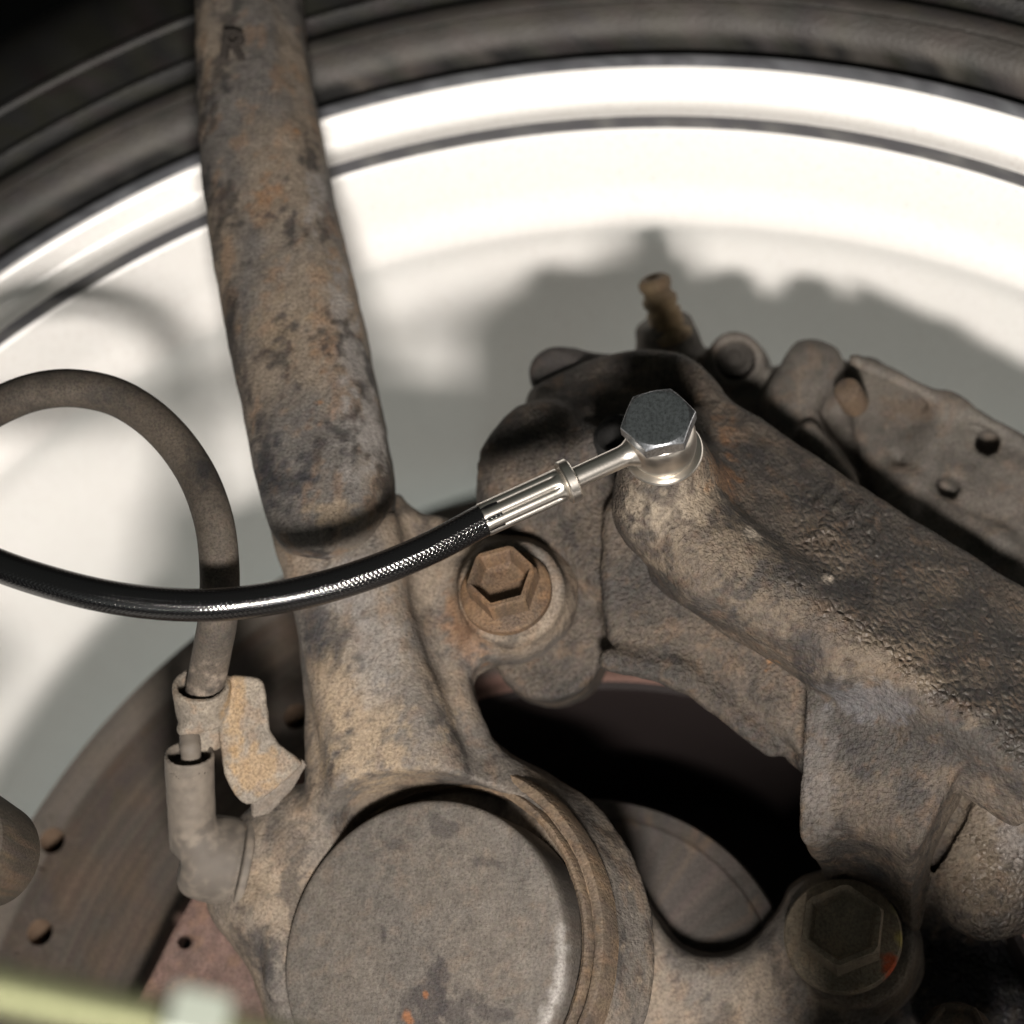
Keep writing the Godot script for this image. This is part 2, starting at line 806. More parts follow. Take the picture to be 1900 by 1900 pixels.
# base tones broken up by noise, with rust and grime where the noise is high, and stains and painted shade of given place, size, colour and strength
func dirty(a: Color, b: Color, rust: float, grime: float, stains_and_shade: Array, sd := 1, along := Vector3.ONE) -> Callable:
	var n1 := noise(0.045, 4, sd)
	var n2 := noise(0.14, 5, sd + 7)
	var n3 := noise(0.085, 5, sd + 13)
	var n4 := noise(0.30, 3, sd + 29)
	var rusty := Color(0.20, 0.115, 0.06)
	var black := Color(0.022, 0.021, 0.022)
	return func(p: Vector3, _n := Vector3.ZERO) -> Color:
		var sp := p * along
		var c := a.lerp(b, smoothstep(-0.35, 0.35, n1.get_noise_3dv(sp)))
		var f := n4.get_noise_3dv(p)
		c = c * (1.0 + 0.30 * f)
		var w := smoothstep(0.12, 0.5, n2.get_noise_3dv(sp) + f * 0.45) * rust
		c = c.lerp(rusty, w)
		w = smoothstep(0.16, 0.40, n3.get_noise_3dv(sp) + f * 0.5) * grime
		c = c.lerp(black, w)
		for s in stains_and_shade:
			var q: Vector3 = p - s[0]
			var m: Vector3 = s[1]
			var e := (q / m).length()
			if e < 2.0:
				w = smoothstep(1.25, 0.55, e + f * 0.7 - n3.get_noise_3dv(p) * 0.5) * float(s[3])
				c = c.lerp(s[2], w)
		c.a = 1.0
		return c


func noise_texture(size: int, freq: float, octaves: int, kind: int, ramp: Array, sd: int, gain := 0.5, bump := false) -> Texture2D:
	var n := FastNoiseLite.new()
	n.noise_type = kind
	n.frequency = freq
	n.fractal_octaves = octaves
	n.fractal_gain = gain
	n.seed = sd
	var t := NoiseTexture2D.new()
	t.width = size
	t.height = size
	t.seamless = true
	t.generate_mipmaps = false
	t.noise = n
	if ramp.size():
		var g := Gradient.new()
		var offs := PackedFloat32Array()
		var cols := PackedColorArray()
		for k in ramp:
			offs.append(k[0])
			cols.append(k[1])
		g.offsets = offs
		g.colors = cols
		t.color_ramp = g
	return t


func grey(v: float) -> Color:
	return Color(v, v, v)


func materials() -> void:
	var grain := noise_texture(512, 0.05, 5, FastNoiseLite.TYPE_SIMPLEX, [[0.0, Color(0.56, 0.54, 0.53)], [0.34, Color(0.82, 0.81, 0.80)], [0.55, Color(0.92, 0.915, 0.91)], [0.75, Color(1.0, 0.99, 0.97)], [1.0, Color(1, 1, 1)]], 11, 0.7)
	var speck := noise_texture(512, 0.11, 3, FastNoiseLite.TYPE_SIMPLEX, [[0.0, Color(0.4, 0.38, 0.36)], [0.13, Color(0.82, 0.80, 0.78)], [0.23, Color(1, 1, 1)], [1.0, Color(1, 1, 1)]], 31, 0.6)
	var pits := noise_texture(512, 0.06, 5, FastNoiseLite.TYPE_SIMPLEX, [], 21, 0.62)
	var wrinkle := wrinkle_texture()
	M.cast = cast_material(grain, speck, pits, 0.026, 34.0)
	M.cast_pitted = cast_material(grain, speck, pits, 0.055, 26.0)
	M.cast_soft = cast_material(grain, speck, pits, 0.016, 40.0)
	M.cast_wrinkled = cast_material(grain, speck, wrinkle, 0.11, 40.0)
	M.cast_wrinkled.roughness = 0.5
	var cap := cast_material(grain, speck, pits, 0.011, 40.0)
	cap.roughness = 0.55
	M.cap = cap
	M.rubber = plain("rubber", Color(0.016, 0.016, 0.017), 0.55)
	M.rubber_dusty = cast_material(grain, speck, pits, 0.008, 45.0)
	M.rubber_dusty.roughness = 0.8
	M.moulded = plain("moulded_plastic", Color(0.74, 0.73, 0.72), 0.75)
	M.moulded.vertex_color_use_as_albedo = true
	M.paint = StandardMaterial3D.new()
	M.paint.resource_name = "white_paint"
	M.paint.vertex_color_use_as_albedo = true
	M.paint.albedo_color = Color(1, 1, 1)
	M.paint.roughness = 0.28
	M.paint.albedo_texture = noise_texture(1024, 0.045, 3, FastNoiseLite.TYPE_SIMPLEX, [[0.0, Color(0.45, 0.38, 0.32)], [0.07, Color(0.62, 0.55, 0.50)], [0.10, Color(0.97, 0.965, 0.96)], [0.5, Color(0.99, 0.99, 0.985)], [1.0, Color(1, 1, 1)]], 15, 0.45)
	M.paint.uv1_triplanar = true
	M.paint.uv1_scale = Vector3.ONE * 11.0
	M.paint.metallic_specular = 0.5
	M.tyre = StandardMaterial3D.new()
	M.tyre.resource_name = "tyre_rubber"
	M.tyre.vertex_color_use_as_albedo = true
	M.tyre.roughness = 0.6
	M.tyre.heightmap_enabled = true
	M.tyre.heightmap_texture = pits
	M.tyre.heightmap_scale = 0.02
	M.tyre.uv1_triplanar = true
	M.tyre.uv1_scale = Vector3.ONE * 25.0
	var scratches := noise_texture(512, 0.06, 4, FastNoiseLite.TYPE_CELLULAR, [], 5)
	var specks := noise_texture(512, 0.03, 4, FastNoiseLite.TYPE_SIMPLEX, [[0.0, grey(0.55)], [0.35, grey(0.80)], [0.6, grey(0.95)], [1.0, grey(1.0)]], 77, 0.7)
	M.zinc = plain("zinc_plating", Color(0.90, 0.92, 0.95), 0.30, 1.0)
	M.zinc.detail_enabled = true
	M.zinc.detail_albedo = specks
	M.zinc.detail_blend_mode = BaseMaterial3D.BLEND_MODE_MUL
	M.zinc.detail_uv_layer = BaseMaterial3D.DETAIL_UV_2
	M.zinc.uv2_triplanar = true
	M.zinc.uv2_scale = Vector3.ONE * 60.0
	M.zinc.heightmap_enabled = true
	M.zinc.heightmap_texture = scratches
	M.zinc.heightmap_scale = 0.0010
	M.zinc.uv1_triplanar = true
	M.zinc.uv1_scale = Vector3.ONE * 45.0
	M.steel = plain("bright_steel", Color(0.88, 0.86, 0.83), 0.30, 1.0)
	M.steel.heightmap_enabled = true
	M.steel.heightmap_texture = scratches
	M.steel.heightmap_scale = 0.0012
	M.steel.uv1_triplanar = true
	M.steel.uv1_scale = Vector3.ONE * 60.0
	M.hose = plain("hose_cover", Color(0.04, 0.04, 0.045), 0.12)
	M.hose.metallic_specular = 0.7
	M.hose.heightmap_enabled = true
	M.hose.heightmap_texture = weave_texture()
	M.hose.heightmap_scale = 0.0040
	M.hose.uv1_scale = Vector3(11, 1.0 / 1.7, 1)
	M.yellow_zinc = plain("yellow_zinc", Color(0.43, 0.44, 0.34), 0.5, 0.8)
	M.grey_metal = plain("grey_metal", Color(0.62, 0.65, 0.61), 0.42, 0.6)
	M.liner = plain("liner", Color(0.06, 0.065, 0.055), 0.9)


func plain(called: String, c: Color, rough: float, metal := 0.0) -> StandardMaterial3D:
	var m := StandardMaterial3D.new()
	m.resource_name = called
	m.albedo_color = c
	m.roughness = rough
	m.metallic = metal
	return m


func cast_material(grain: Texture2D, speck: Texture2D, height: Texture2D, relief: float, scale: float) -> StandardMaterial3D:
	var m := StandardMaterial3D.new()
	m.resource_name = "dusty_iron"
	m.vertex_color_use_as_albedo = true
	m.albedo_texture = grain
	m.uv1_triplanar = true
	m.uv1_scale = Vector3.ONE * scale
	m.roughness = 0.72
	m.metallic_specular = 0.4
	m.heightmap_enabled = true
	m.heightmap_texture = height
	m.heightmap_scale = relief
	m.detail_enabled = true
	m.detail_albedo = speck
	m.detail_blend_mode = BaseMaterial3D.BLEND_MODE_MUL
	m.detail_uv_layer = BaseMaterial3D.DETAIL_UV_2
	m.uv2_triplanar = true
	m.uv2_scale = Vector3.ONE * scale * 0.43
	return m


func weave_texture() -> Texture2D:
	var n := 64
	var im := Image.create(n, n, false, Image.FORMAT_RGB8)
	for y in n:
		for x in n:
			var u := 2.0 * x / n
			var v := 2.0 * y / n
			var s := u + v
			var t := u - v + 4.0
			var over := (int(floor(s)) + int(floor(t))) % 2 == 0
			var a := absf(sin(PI * s))
			var b := absf(sin(PI * t))
			var h := maxf(a, b * 0.55) if over else maxf(b, a * 0.55)
			im.set_pixel(x, y, grey(h))
	return ImageTexture.create_from_image(im)


# shrunken coating: short curved ridges, all lying about the same way
func wrinkle_texture() -> Texture2D:
	var n := 512
	var cells := FastNoiseLite.new()
	cells.noise_type = FastNoiseLite.TYPE_CELLULAR
	cells.cellular_return_type = FastNoiseLite.RETURN_DISTANCE2_SUB
	cells.frequency = 0.035
	cells.fractal_type = FastNoiseLite.FRACTAL_NONE
	cells.domain_warp_enabled = true
	cells.domain_warp_amplitude = 12.0
	cells.domain_warp_frequency = 0.02
	cells.seed = 4
	var t := NoiseTexture2D.new()
	t.width = n
	t.height = n
	t.seamless = true
	t.generate_mipmaps = false
	t.noise = cells
	return t


# ------------------------------------------------------------------ wheel, tyre, disc
func wheel() -> void:
	var t := thing("wheel", "white painted steel wheel rim, its hollow inner side seen behind the brake parts", "wheel", WHEEL_CENTRE)
	var n := noise(0.12, 4, 5)
	var nn := noise(0.5, 3, 8)
	var white := Color(0.87, 0.86, 0.845)
	var edge := Color(0.13, 0.135, 0.15)
	var grime := Color(0.09, 0.09, 0.095)
	var paint := func(p: Vector3) -> Color:
		return white * (1.0 + 0.02 * n.get_noise_3dv(p))
	# outer worn edge of the flange
	var g := Geo.new()
	var worn := func(p: Vector3) -> Color:
		return edge.lerp(Color(0.22, 0.23, 0.25), smoothstep(-0.2, 0.4, nn.get_noise_3dv(p)))
	lathe(g, WHEEL_CENTRE, WHEEL_AXIS, [Vector2(221.0, -9.0), Vector2(223.6, -4.0), Vector2(223.7, 0.3), Vector2(222.6, 0.9), Vector2(220.2, 0.8)], 400, worn)
	var rim_edge := part("worn_edge", t, g.mesh(origin), [M.paint])
	rim_edge.set_meta("label", "scuffed grey outer edge of the rim flange")
	g = Geo.new()
	# profile from the edge inwards and down the barrel (heights fall away from the viewer)
	var prof := [Vector2(220.2, 0.8), Vector2(219.5, 0.5), Vector2(218.6, -0.9), Vector2(217.8, -2.6), Vector2(217.0, -4.1), Vector2(216.2, -4.9), Vector2(215.3, -5.2), Vector2(214.3, -5.05), Vector2(213.2, -4.6), Vector2(212.0, -3.95), Vector2(211.0, -3.4), Vector2(210.4, -3.3)]
	lathe(g, WHEEL_CENTRE, WHEEL_AXIS, prof, 400, paint)
	part("flange", t, g.mesh(origin), [M.paint])
	g = Geo.new()
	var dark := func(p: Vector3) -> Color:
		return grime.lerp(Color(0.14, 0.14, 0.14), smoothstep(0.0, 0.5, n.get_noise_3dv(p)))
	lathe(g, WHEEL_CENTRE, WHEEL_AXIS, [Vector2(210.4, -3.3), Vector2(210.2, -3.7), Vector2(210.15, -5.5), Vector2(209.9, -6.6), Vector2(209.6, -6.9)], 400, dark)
	var groove := part("groove", t, g.mesh(origin), [M.paint])
	groove.set_meta("label", "dark dirt filled groove round the rim flange")
	g = Geo.new()
	prof = [Vector2(209.6, -6.9), Vector2(209.0, -7.4), Vector2(208.4, -10), Vector2(207.4, -16), Vector2(206.4, -22), Vector2(205.9, -25.5), Vector2(204.6, -28), Vector2(203.0, -31), Vector2(202.2, -34), Vector2(202.4, -37), Vector2(203.4, -41), Vector2(203.6, -48), Vector2(202.6, -62), Vector2(200.6, -90), Vector2(198.0, -130), Vector2(197.0, -150), Vector2(199.0, -158), Vector2(206.0, -162), Vector2(214, -163)]
	lathe(g, WHEEL_CENTRE, WHEEL_AXIS, prof, 400, paint)
	part("barrel", t, g.mesh(origin), [M.paint])
	g = Geo.new()
	lathe(g, WHEEL_CENTRE, WHEEL_AXIS, [Vector2(92, -158), Vector2(92, -150), Vector2(88, -148), Vector2(1, -148)], 120, paint)
	part("centre_plate", t, g.mesh(origin), [M.paint])
	var b := basis_for(WHEEL_AXIS)
	for k in 6:
		var a := TAU * k / 6.0 + 0.3
		var dir := b.x * cos(a) + b.z * sin(a)
		g = Geo.new()
		tube(g, PackedVector3Array([WHEEL_CENTRE - WHEEL_AXIS * 154.0 + dir * 86.0, WHEEL_CENTRE - WHEEL_AXIS * 150.0 + dir * 140.0, WHEEL_CENTRE - WHEEL_AXIS * 148.0 + dir * 199.0]), func(_l, _a): return 12.0, 32, paint)
		part("spoke", t, g.mesh(origin), [M.paint])


func tyre() -> void:
	var t := thing("tyre", "black rubber tyre with ribbed sidewall around the white rim", "tyre", WHEEL_CENTRE)
	var n := noise(0.05, 4, 9)
	var n2 := noise(0.25, 4, 19)
	var col := func(p: Vector3) -> Color:
		var c := Color(0.036, 0.033, 0.030)
		c = c.lerp(Color(0.056, 0.050, 0.044), smoothstep(-0.3, 0.5, n.get_noise_3dv(p)))
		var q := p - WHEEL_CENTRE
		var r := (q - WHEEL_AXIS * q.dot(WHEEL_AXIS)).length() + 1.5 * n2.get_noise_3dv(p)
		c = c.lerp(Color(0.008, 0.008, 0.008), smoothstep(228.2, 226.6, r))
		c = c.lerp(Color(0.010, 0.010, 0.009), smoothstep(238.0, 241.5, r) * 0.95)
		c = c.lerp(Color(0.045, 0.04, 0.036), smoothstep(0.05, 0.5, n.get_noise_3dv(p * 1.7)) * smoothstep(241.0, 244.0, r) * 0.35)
		return c * (1.0 + 0.3 * n2.get_noise_3dv(p))
	var g := Geo.new()
	var prof := [Vector2(235, 22.0), Vector2(231.2, 14.0)]
	prof = [Vector2(222.2, -10.0), Vector2(225.4, -9.6), Vector2(226.6, -5.6), Vector2(227.2, 0.5), Vector2(228.4, 3.2), Vector2(231.0, 5.0), Vector2(233.6, 5.6), Vector2(234.2, 5.2), Vector2(234.8, 5.5), Vector2(237.0, 5.6), Vector2(238.6, 4.8), Vector2(239.4, 3.0), Vector2(241.0, 2.4), Vector2(243.5, 3.0), Vector2(245.2, 4.2), Vector2(246.0, 4.0), Vector2(246.6, 2.8), Vector2(252, 3.2), Vector2(256, 3.6), Vector2(256.6, 4.4), Vector2(257.6, 4.4), Vector2(258.2, 3.4), Vector2(270, 1.0), Vector2(284, -6.0), Vector2(296, -18.0), Vector2(304, -34.0), Vector2(306, -60.0), Vector2(306, -180.0)]
	prof.reverse()
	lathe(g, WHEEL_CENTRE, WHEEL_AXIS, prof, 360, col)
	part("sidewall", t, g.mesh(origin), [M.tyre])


func liner() -> void:
	var m := MeshInstance3D.new()
	m.name = "background"
	var g := Geo.new()
	# an arched dark shell that closes the space behind and above the wheel
	lathe(g, WHEEL_CENTRE - WHEEL_AXIS * 60.0, WHEEL_AXIS, [Vector2(380, 260), Vector2(376, 120), Vector2(372, 0), Vector2(370, -150), Vector2(310, -190)], 96)
	m.mesh = g.mesh(Vector3.ZERO)
	m.set_surface_override_material(0, M.liner)
	m.set_meta("kind", "structure")
	m.set_meta("label", "dark wheel arch lining above the tyre")
	add_child(m)


func brake_disc() -> void:
	var c := WHEEL_CENTRE - WHEEL_AXIS * 44.0
	var t := thing("brake_disc", "large drilled brake disc, brown with surface rust, behind the knuckle", "brake disc", c)
	var n := noise(0.06, 4, 3)
	var b := basis_for(WHEEL_AXIS)
	var fine := noise(1.3, 3, 17)
	var col := func(p: Vector3) -> Color:
		var q := p - c
		var r := (q - WHEEL_AXIS * q.dot(WHEEL_AXIS)).length()
		var s := fine.get_noise_1d(r * 1.4)
		var k := Color(0.060, 0.050, 0.043).lerp(Color(0.074, 0.055, 0.042), smoothstep(-0.2, 0.5, n.get_noise_3dv(p)))
		if r > 133.5:
			k = k.lerp(Color(0.10, 0.09, 0.08), 0.7)
		k = k.lerp(Color(0.16, 0.09, 0.075), smoothstep(101.0, 98.0, r) * 0.8)
		return k * (1.0 + 0.35 * s)
	# the ring is meshed in polar cells that leave the drilled holes open
	var holes := []
	for px in [[95, 1562], [75, 1728], [551, 1330], [205, 1640], [330, 1480]]:
		pass
	for px in [[97, 1560], [74, 1730], [550, 1330]]:
		holes.append(on_plane(px[0], px[1], c, WHEEL_AXIS))
	var g := Geo.new()
	var ra := 95.0
	var rb := 142.0
	var seg := 360
	var rings := 58
	var hole_r := 2.9
	var uvw := func(p: Vector3) -> Vector2: return Vector2((p - c).dot(b.x), (p - c).dot(b.z))
	var pos := func(i: int, j: int) -> Vector3:
		var r := lerpf(ra, rb, float(i) / rings)
		var a := TAU * j / seg
		return c + (b.x * cos(a) + b.z * sin(a)) * r - WHEEL_AXIS * (1.2 if i == rings else 0.0)
	var ids := {}
	for i in rings:
		for j in seg:
			var quad := [pos.call(i, j), pos.call(i + 1, j), pos.call(i + 1, j + 1), pos.call(i, j + 1)]
			var inside := 0
			for h in holes:
				for q in quad:
					if q.distance_to(h) < hole_r + 1.6:
						inside += 1
			if inside:
				continue
			var k := []
			for q in quad:
				k.append(g.add(q, WHEEL_AXIS, Vector2.ZERO, col.call(q)))
			g.quad(k[0], k[1], k[2], k[3])
	# collars that close the gap between the cells and each round hole, and the bore of the hole
	for h in holes:
		var seg2 := 48
		for s in seg2:
			var k := []
			for e in [[s, hole_r, 0.0], [s + 1, hole_r, 0.0], [s + 1, hole_r + 3.4, -0.03], [s, hole_r + 3.4, -0.03]]:
				var a: float = TAU * e[0] / seg2
				var p: Vector3 = h + (b.x * cos(a) + b.z * sin(a)) * e[1] + WHEEL_AXIS * (0.03 + e[2])
				k.append(g.add(p, WHEEL_AXIS, Vector2.ZERO, col.call(p)))
			g.quad(k[0], k[1], k[2], k[3])
			k = []
			for e in [[s, 0.03], [s + 1, 0.03], [s + 1, -9.0], [s, -9.0]]:
				var a: float = TAU * e[0] / seg2
				var dir := b.x * cos(a) + b.z * sin(a)
				var p: Vector3 = h + dir * hole_r + WHEEL_AXIS * e[1]
				k.append(g.add(p, -dir, Vector2.ZERO, Color(0.17, 0.12, 0.085)))
			g.quad(k[0], k[1], k[2], k[3])
	part("friction_ring", t, g.mesh(origin), [M.cast_soft])
	g = Geo.new()
	lathe(g, c, WHEEL_AXIS, [Vector2(142, -22), Vector2(142.4, -2.0), Vector2(142, -1.2)], 240, col)
	lathe(g, c, WHEEL_AXIS, [Vector2(95, -22), Vector2(142, -22)], 120, col)
	part("rim_face", t, g.mesh(origin), [M.cast_soft])
	g = Geo.new()
	lathe(g, c, WHEEL_AXIS, [Vector2(95, 0), Vector2(93.5, -0.6), Vector2(92.5, -4), Vector2(91, -80), Vector2(1, -82)], 200, func(_p): return Color(0.008, 0.006, 0.005))  # near-black colour stands in for the shade inside the hat
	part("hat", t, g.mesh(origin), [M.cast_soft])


func hub_parts() -> void:
	var o := P(1200, 1640, -40)
	var t := thing("wheel_hub", "dull grey brown hub flange glimpsed through the opening under the caliper", "hub", o)
	var g := Geo.new()
	var c := P(1085, 1868, -34)
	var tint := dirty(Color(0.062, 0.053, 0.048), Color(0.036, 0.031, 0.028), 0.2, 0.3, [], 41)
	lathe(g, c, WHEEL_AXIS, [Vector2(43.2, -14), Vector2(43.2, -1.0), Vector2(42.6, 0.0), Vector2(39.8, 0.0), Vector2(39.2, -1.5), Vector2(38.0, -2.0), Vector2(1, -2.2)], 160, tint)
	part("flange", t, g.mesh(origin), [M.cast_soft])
	o = P(340, 1740, -30)
	t = thing("dust_shield", "pinkish brown bent plate with a small hole, low beside the knuckle", "dust shield", o)
	var s := solid("plate", t, 0.7, [M.cast_soft], dirty(Color(0.15, 0.095, 0.08), Color(0.11, 0.075, 0.065), 0.25, 0.05, [], 51), 0.2, 0.1)
	plate(s, P(350, 1730, -38), Vector3(-0.15, 0.3, 1), [400, 1610, 440, 1680, 520, 1700, 560, 1960, 200, 1960, 255, 1850, 310, 1740, 360, 1650], 4.0, 1.2)
	capsule(s, P(342, 1752, -42), P(345, 1735, -30), 1.3, 1.5, 0.6, 1)
	ball(s, P(330, 1800, -39), Vector3(2.6, 2.6, 2.2), Basis(), 1.0)


# ------------------------------------------------------------------ knuckle
func knuckle() -> void:
	var t := thing("steering_knuckle", "rusty cast steering knuckle with a long upright arm crossing in front of the wheel", "steering knuckle", P(800, 1765, -20))
	var black := Color(0.020, 0.021, 0.025)
	var rust := Color(0.30, 0.135, 0.045)
	var tan_c := Color(0.30, 0.235, 0.165)
	var grey_c := Color(0.235, 0.222, 0.212)
	var st := [
		[P(405, 340, -28), Vector3(3.5, 9, 9), black, 0.85], [P(375, 200, -30), Vector3(2.5, 7, 9), black, 0.5],
		[P(490, 640, -20), Vector3(5, 4, 8), black, 0.7], [P(540, 620, -16), Vector3(3, 5, 8), black, 0.75], [P(470, 800, -14), Vector3(5, 9, 9), black, 0.6],
		[P(500, 900, -10), Vector3(7, 8, 9), black, 0.65], [P(570, 850, -10), Vector3(3, 4, 9), black, 0.8], [P(520, 700, -10), Vector3(3, 7, 9), black, 0.5],
		[P(470, 130, -30), Vector3(4, 6, 9), black, 0.4],
		[P(480, 310, -28), Vector3(7, 8, 9), rust, 0.45], [P(600, 560, -18), Vector3(4, 16, 9), rust, 0.35], [P(535, 210, -30), Vector3(2, 5, 9), rust, 0.7], [P(590, 740, -10), Vector3(4, 5, 9), rust, 0.55],
		[P(500, 520, -20), Vector3(8, 16, 9), tan_c, 0.5], [P(660, 780, -10), Vector3(6, 14, 10), grey_c, 0.6], [P(590, 330, -34), Vector3(2.6, 12, 9), grey_c, 0.8], [P(628, 500, -27), Vector3(2.8, 10, 9), grey_c, 0.8], [P(655, 640, -22), Vector3(3, 9, 9), grey_c, 0.8], [P(690, 780, -18), Vector3(3, 9, 9), grey_c, 0.85], [P(385, 420, -34), Vector3(2.2, 12, 9), black, 0.5], [P(412, 560, -28), Vector3(2.2, 10, 9), black, 0.5], [P(440, 720, -22), Vector3(2.2, 9, 9), black, 0.55], [P(480, 880, -17), Vector3(3.0, 8, 9), black, 0.6],  # grey_c entries paint the right facet as lit; black darkens the left edge
		[P(590, 1165, -16), Vector3(2.6, 7, 9), black, 0.8], [P(620, 1220, -16), Vector3(3, 4, 9), black, 0.5],
		[P(700, 1370, -16), Vector3(12, 9, 9), tan_c, 0.8], [P(640, 1280, -16), Vector3(6, 9, 9), tan_c, 0.6], [P(650, 1080, -16), Vector3(8, 6, 9), grey_c, 0.6], [P(700, 1230, -16), Vector3(6, 9, 9), grey_c, 0.5],
		[P(470, 1650, -12), Vector3(5, 6, 9), tan_c, 0.35], [P(530, 1560, -14), Vector3(6, 5, 9), black, 0.4], [P(500, 1760, -16), Vector3(6, 5, 9), black, 0.6], [P(1170, 1680, -16), Vector3(9, 9, 9), tan_c, 0.7], [P(1130, 1800, -14), Vector3(8, 12, 12), tan_c, 0.7],
		[P(870, 1160, -24), Vector3(5, 8, 9), rust, 0.3], [P(620, 950, -10), Vector3(6, 3, 9), tan_c, 0.6],
	]
	var s := solid("casting", t, 0.85, [M.cast], dirty(Color(0.205, 0.168, 0.132), Color(0.125, 0.113, 0.102), 0.22, 0.6, st, 2, Vector3(1.0, 0.55, 1.0)), 0.35, 0.09)
	# rear web that ties strut, ear and hub together
	plate(s, P(800, 1100, -26), Vector3(-0.08, 0.3, 0.95), [600, 930, 735, 900, 752, 925, 785, 945, 830, 950, 900, 985, 985, 985, 1055, 1030, 1075, 1090, 1050, 1160, 990, 1205, 905, 1215, 868, 1240, 878, 1290, 920, 1380, 1000, 1450, 1040, 1560, 560, 1600, 560, 1200, 540, 1000], 13, 4, 3)
	# strut below the arm
	plate(s, P(650, 1200, -15), Vector3(-0.12, 0.24, 0.96), [478, 930, 505, 1030, 528, 1110, 548, 1190, 572, 1300, 588, 1390, 592, 1460, 610, 1540, 760, 1540, 880, 1490, 862, 1420, 832, 1340, 800, 1250, 772, 1170, 748, 1090, 735, 1000, 722, 920], 22, 6, 4)
	# arm
	var arm_n := Vector3(-0.06, 0.34, 0.94).normalized()
	var arm_o := P(600, 930, -14)
	var arm := [348, -120, 352, 0, 355, 150, 362, 300, 380, 430, 405, 580, 430, 700, 455, 820, 478, 925, 500, 985, 545, 1008, 610, 1008, 665, 985, 705, 935, 722, 890, 716, 830, 690, 690, 660, 545, 632, 430, 606, 320, 588, 230, 572, 150, 556, 60, 548, 0, 540, -120]
	var sol := solid("arm", t, 0.85, [M.cast], dirty(Color(0.180, 0.150, 0.120), Color(0.105, 0.098, 0.092), 0.36, 0.75, st, 3, Vector3(1.0, 0.42, 1.0)), 0.35, 0.10)
	plate(sol, arm_o, arm_n, arm, 20, 5.5, 1.0, 0, 2)
	var e1 := on_plane(508, 120, arm_o, arm_n)
	var e2 := on_plane(668, 840, arm_o, arm_n)
	var along := (e2 - e1).normalized()
	var side := along.cross(arm_n)
	if side.x < 0.0:
		side = -side
	cut(sol, e1, arm_n * 0.72 + side * 0.69, 2.0)
	var e3 := on_plane(372, 120, arm_o, arm_n)
	var e4 := on_plane(500, 870, arm_o, arm_n)
	along = (e4 - e3).normalized()
	side = along.cross(arm_n)
	if side.x > 0.0:
		side = -side
	cut(sol, e3, arm_n * 0.82 + side * 0.57, 3.0)
	# hub body round the cap
	var cc := P(774, 1756, -2)
	var ax := CAP_AXIS.normalized()
	cone(s, cc - ax * 4.6, cc - ax * 22.0, 35.0, 40.5, 3.0, 6)
	# right lower web with the bolt ear
	plate(s, P(1350, 1830, -20), Vector3(-0.12, 0.1, 1), [980, 1600, 1120, 1590, 1190, 1660, 1232, 1735, 1275, 1775, 1340, 1782, 1400, 1755, 1445, 1695, 1470, 1640, 1560, 1610, 1660, 1640, 1705, 1730, 1700, 1800, 1670, 1880, 1560, 1980, 1300, 2060, 900, 2060], 17, 5, 5)
	cone(s, P(1585, 1755, -15), P(1600, 1775, -34), 11.6, 12.6, 1.5, 3)
	# bolt ear
	cone(s, P(948, 1098, -19), P(952, 1110, -36), 10.5, 11.5, 1.5, 4)
	# added arm below the frame, unseen, shaped to shade the lower right
	capsule(s, Vector3(60, -122, -22), Vector3(50, -104, 100), 14, 11, 8)
	capsule(s, Vector3(46, -93, 110), Vector3(52, -94, 112), 12.5, 12.5, 3)
	capsule(s, Vector3(50, -100, 110), Vector3(80, -105, 108), 10, 9, 3)
	# bore for the cap
	cone(s, cc + ax * 14.0, cc - ax * 14.0, 32.6, 32.2, 0.5, 1.5, 1)
	# sensor boss on the left
	cone(s, P(452, 1610, -26), P(640, 1585, -28), 9.4, 12.0, 3.0, 6)
	capsule(s, P(484, 1640, -27), P(548, 1560, -27), 10.6, 10.8, 4)
	capsule(s, P(496, 1670, -29), P(540, 1750, -32), 9.5, 9.5, 6)
	for q in [[513, 1800, 1.1], [511, 1770, 0.8], [519, 1742, 0.7], [508, 1822, 1.3], [516, 1842, 0.9]]:
		ball(s, P(q[0], q[1], -13.5), Vector3(q[2], q[2] * 1.3, q[2]), Basis(), 0.8)
	capsule(s, P(520, 1700, -22), P(600, 1880, -24), 8, 10, 6)
	# hollow between arm end and right web
	ball(s, P(810, 1130, -18), Vector3(2.2, 11, 5), Basis(Vector3(0, 0, 1), 0.28), 4, 1)
	# ring lips
	var g := Geo.new()
	var rt := dirty(Color(0.15, 0.112, 0.078), Color(0.095, 0.075, 0.058), 0.3, 0.45, [], 61)
	var wob := noise(0.25, 3, 66)
	lathe(g, cc, ax, [Vector2(31.6, -12), Vector2(31.9, -3.2), Vector2(32.6, -2.6), Vector2(33.3, -2.6), Vector2(33.7, -3.2), Vector2(33.9, -4.4), Vector2(34.2, -4.4), Vector2(34.5, -3.1), Vector2(35.3, -2.8), Vector2(36.2, -3.0), Vector2(36.8, -4.2), Vector2(37.2, -8.0)].map(func(v): return v), 200, rt, func(p, dir, up): return (dir * 0.3 + up * 0.35) * wob.get_noise_3dv(p) - up * 7.0 * smoothstep(0.85, -0.25, dir.dot(Vector3(0.93, 0.02, 0.36))))
	for k in g.n.size():
		g.n[k] = g.n[k]
	part("bore_lip", t, g.mesh(origin), [M.cast])
	# the letter cast into the arm
	var tm := TextMesh.new()
	tm.text = "R"
	var f := SystemFont.new()
	f.font_names = PackedStringArray(["Droid Sans"])
	f.font_weight = 700
	tm.font = f
	tm.font_size = 32
	tm.pixel_size = 0.0096 / 32.0
	tm.depth = 0.0016
	tm.curve_step = 1.0
	var letter := MeshInstance3D.new()
	letter.name = "stamped_letter"
	letter.mesh = tm
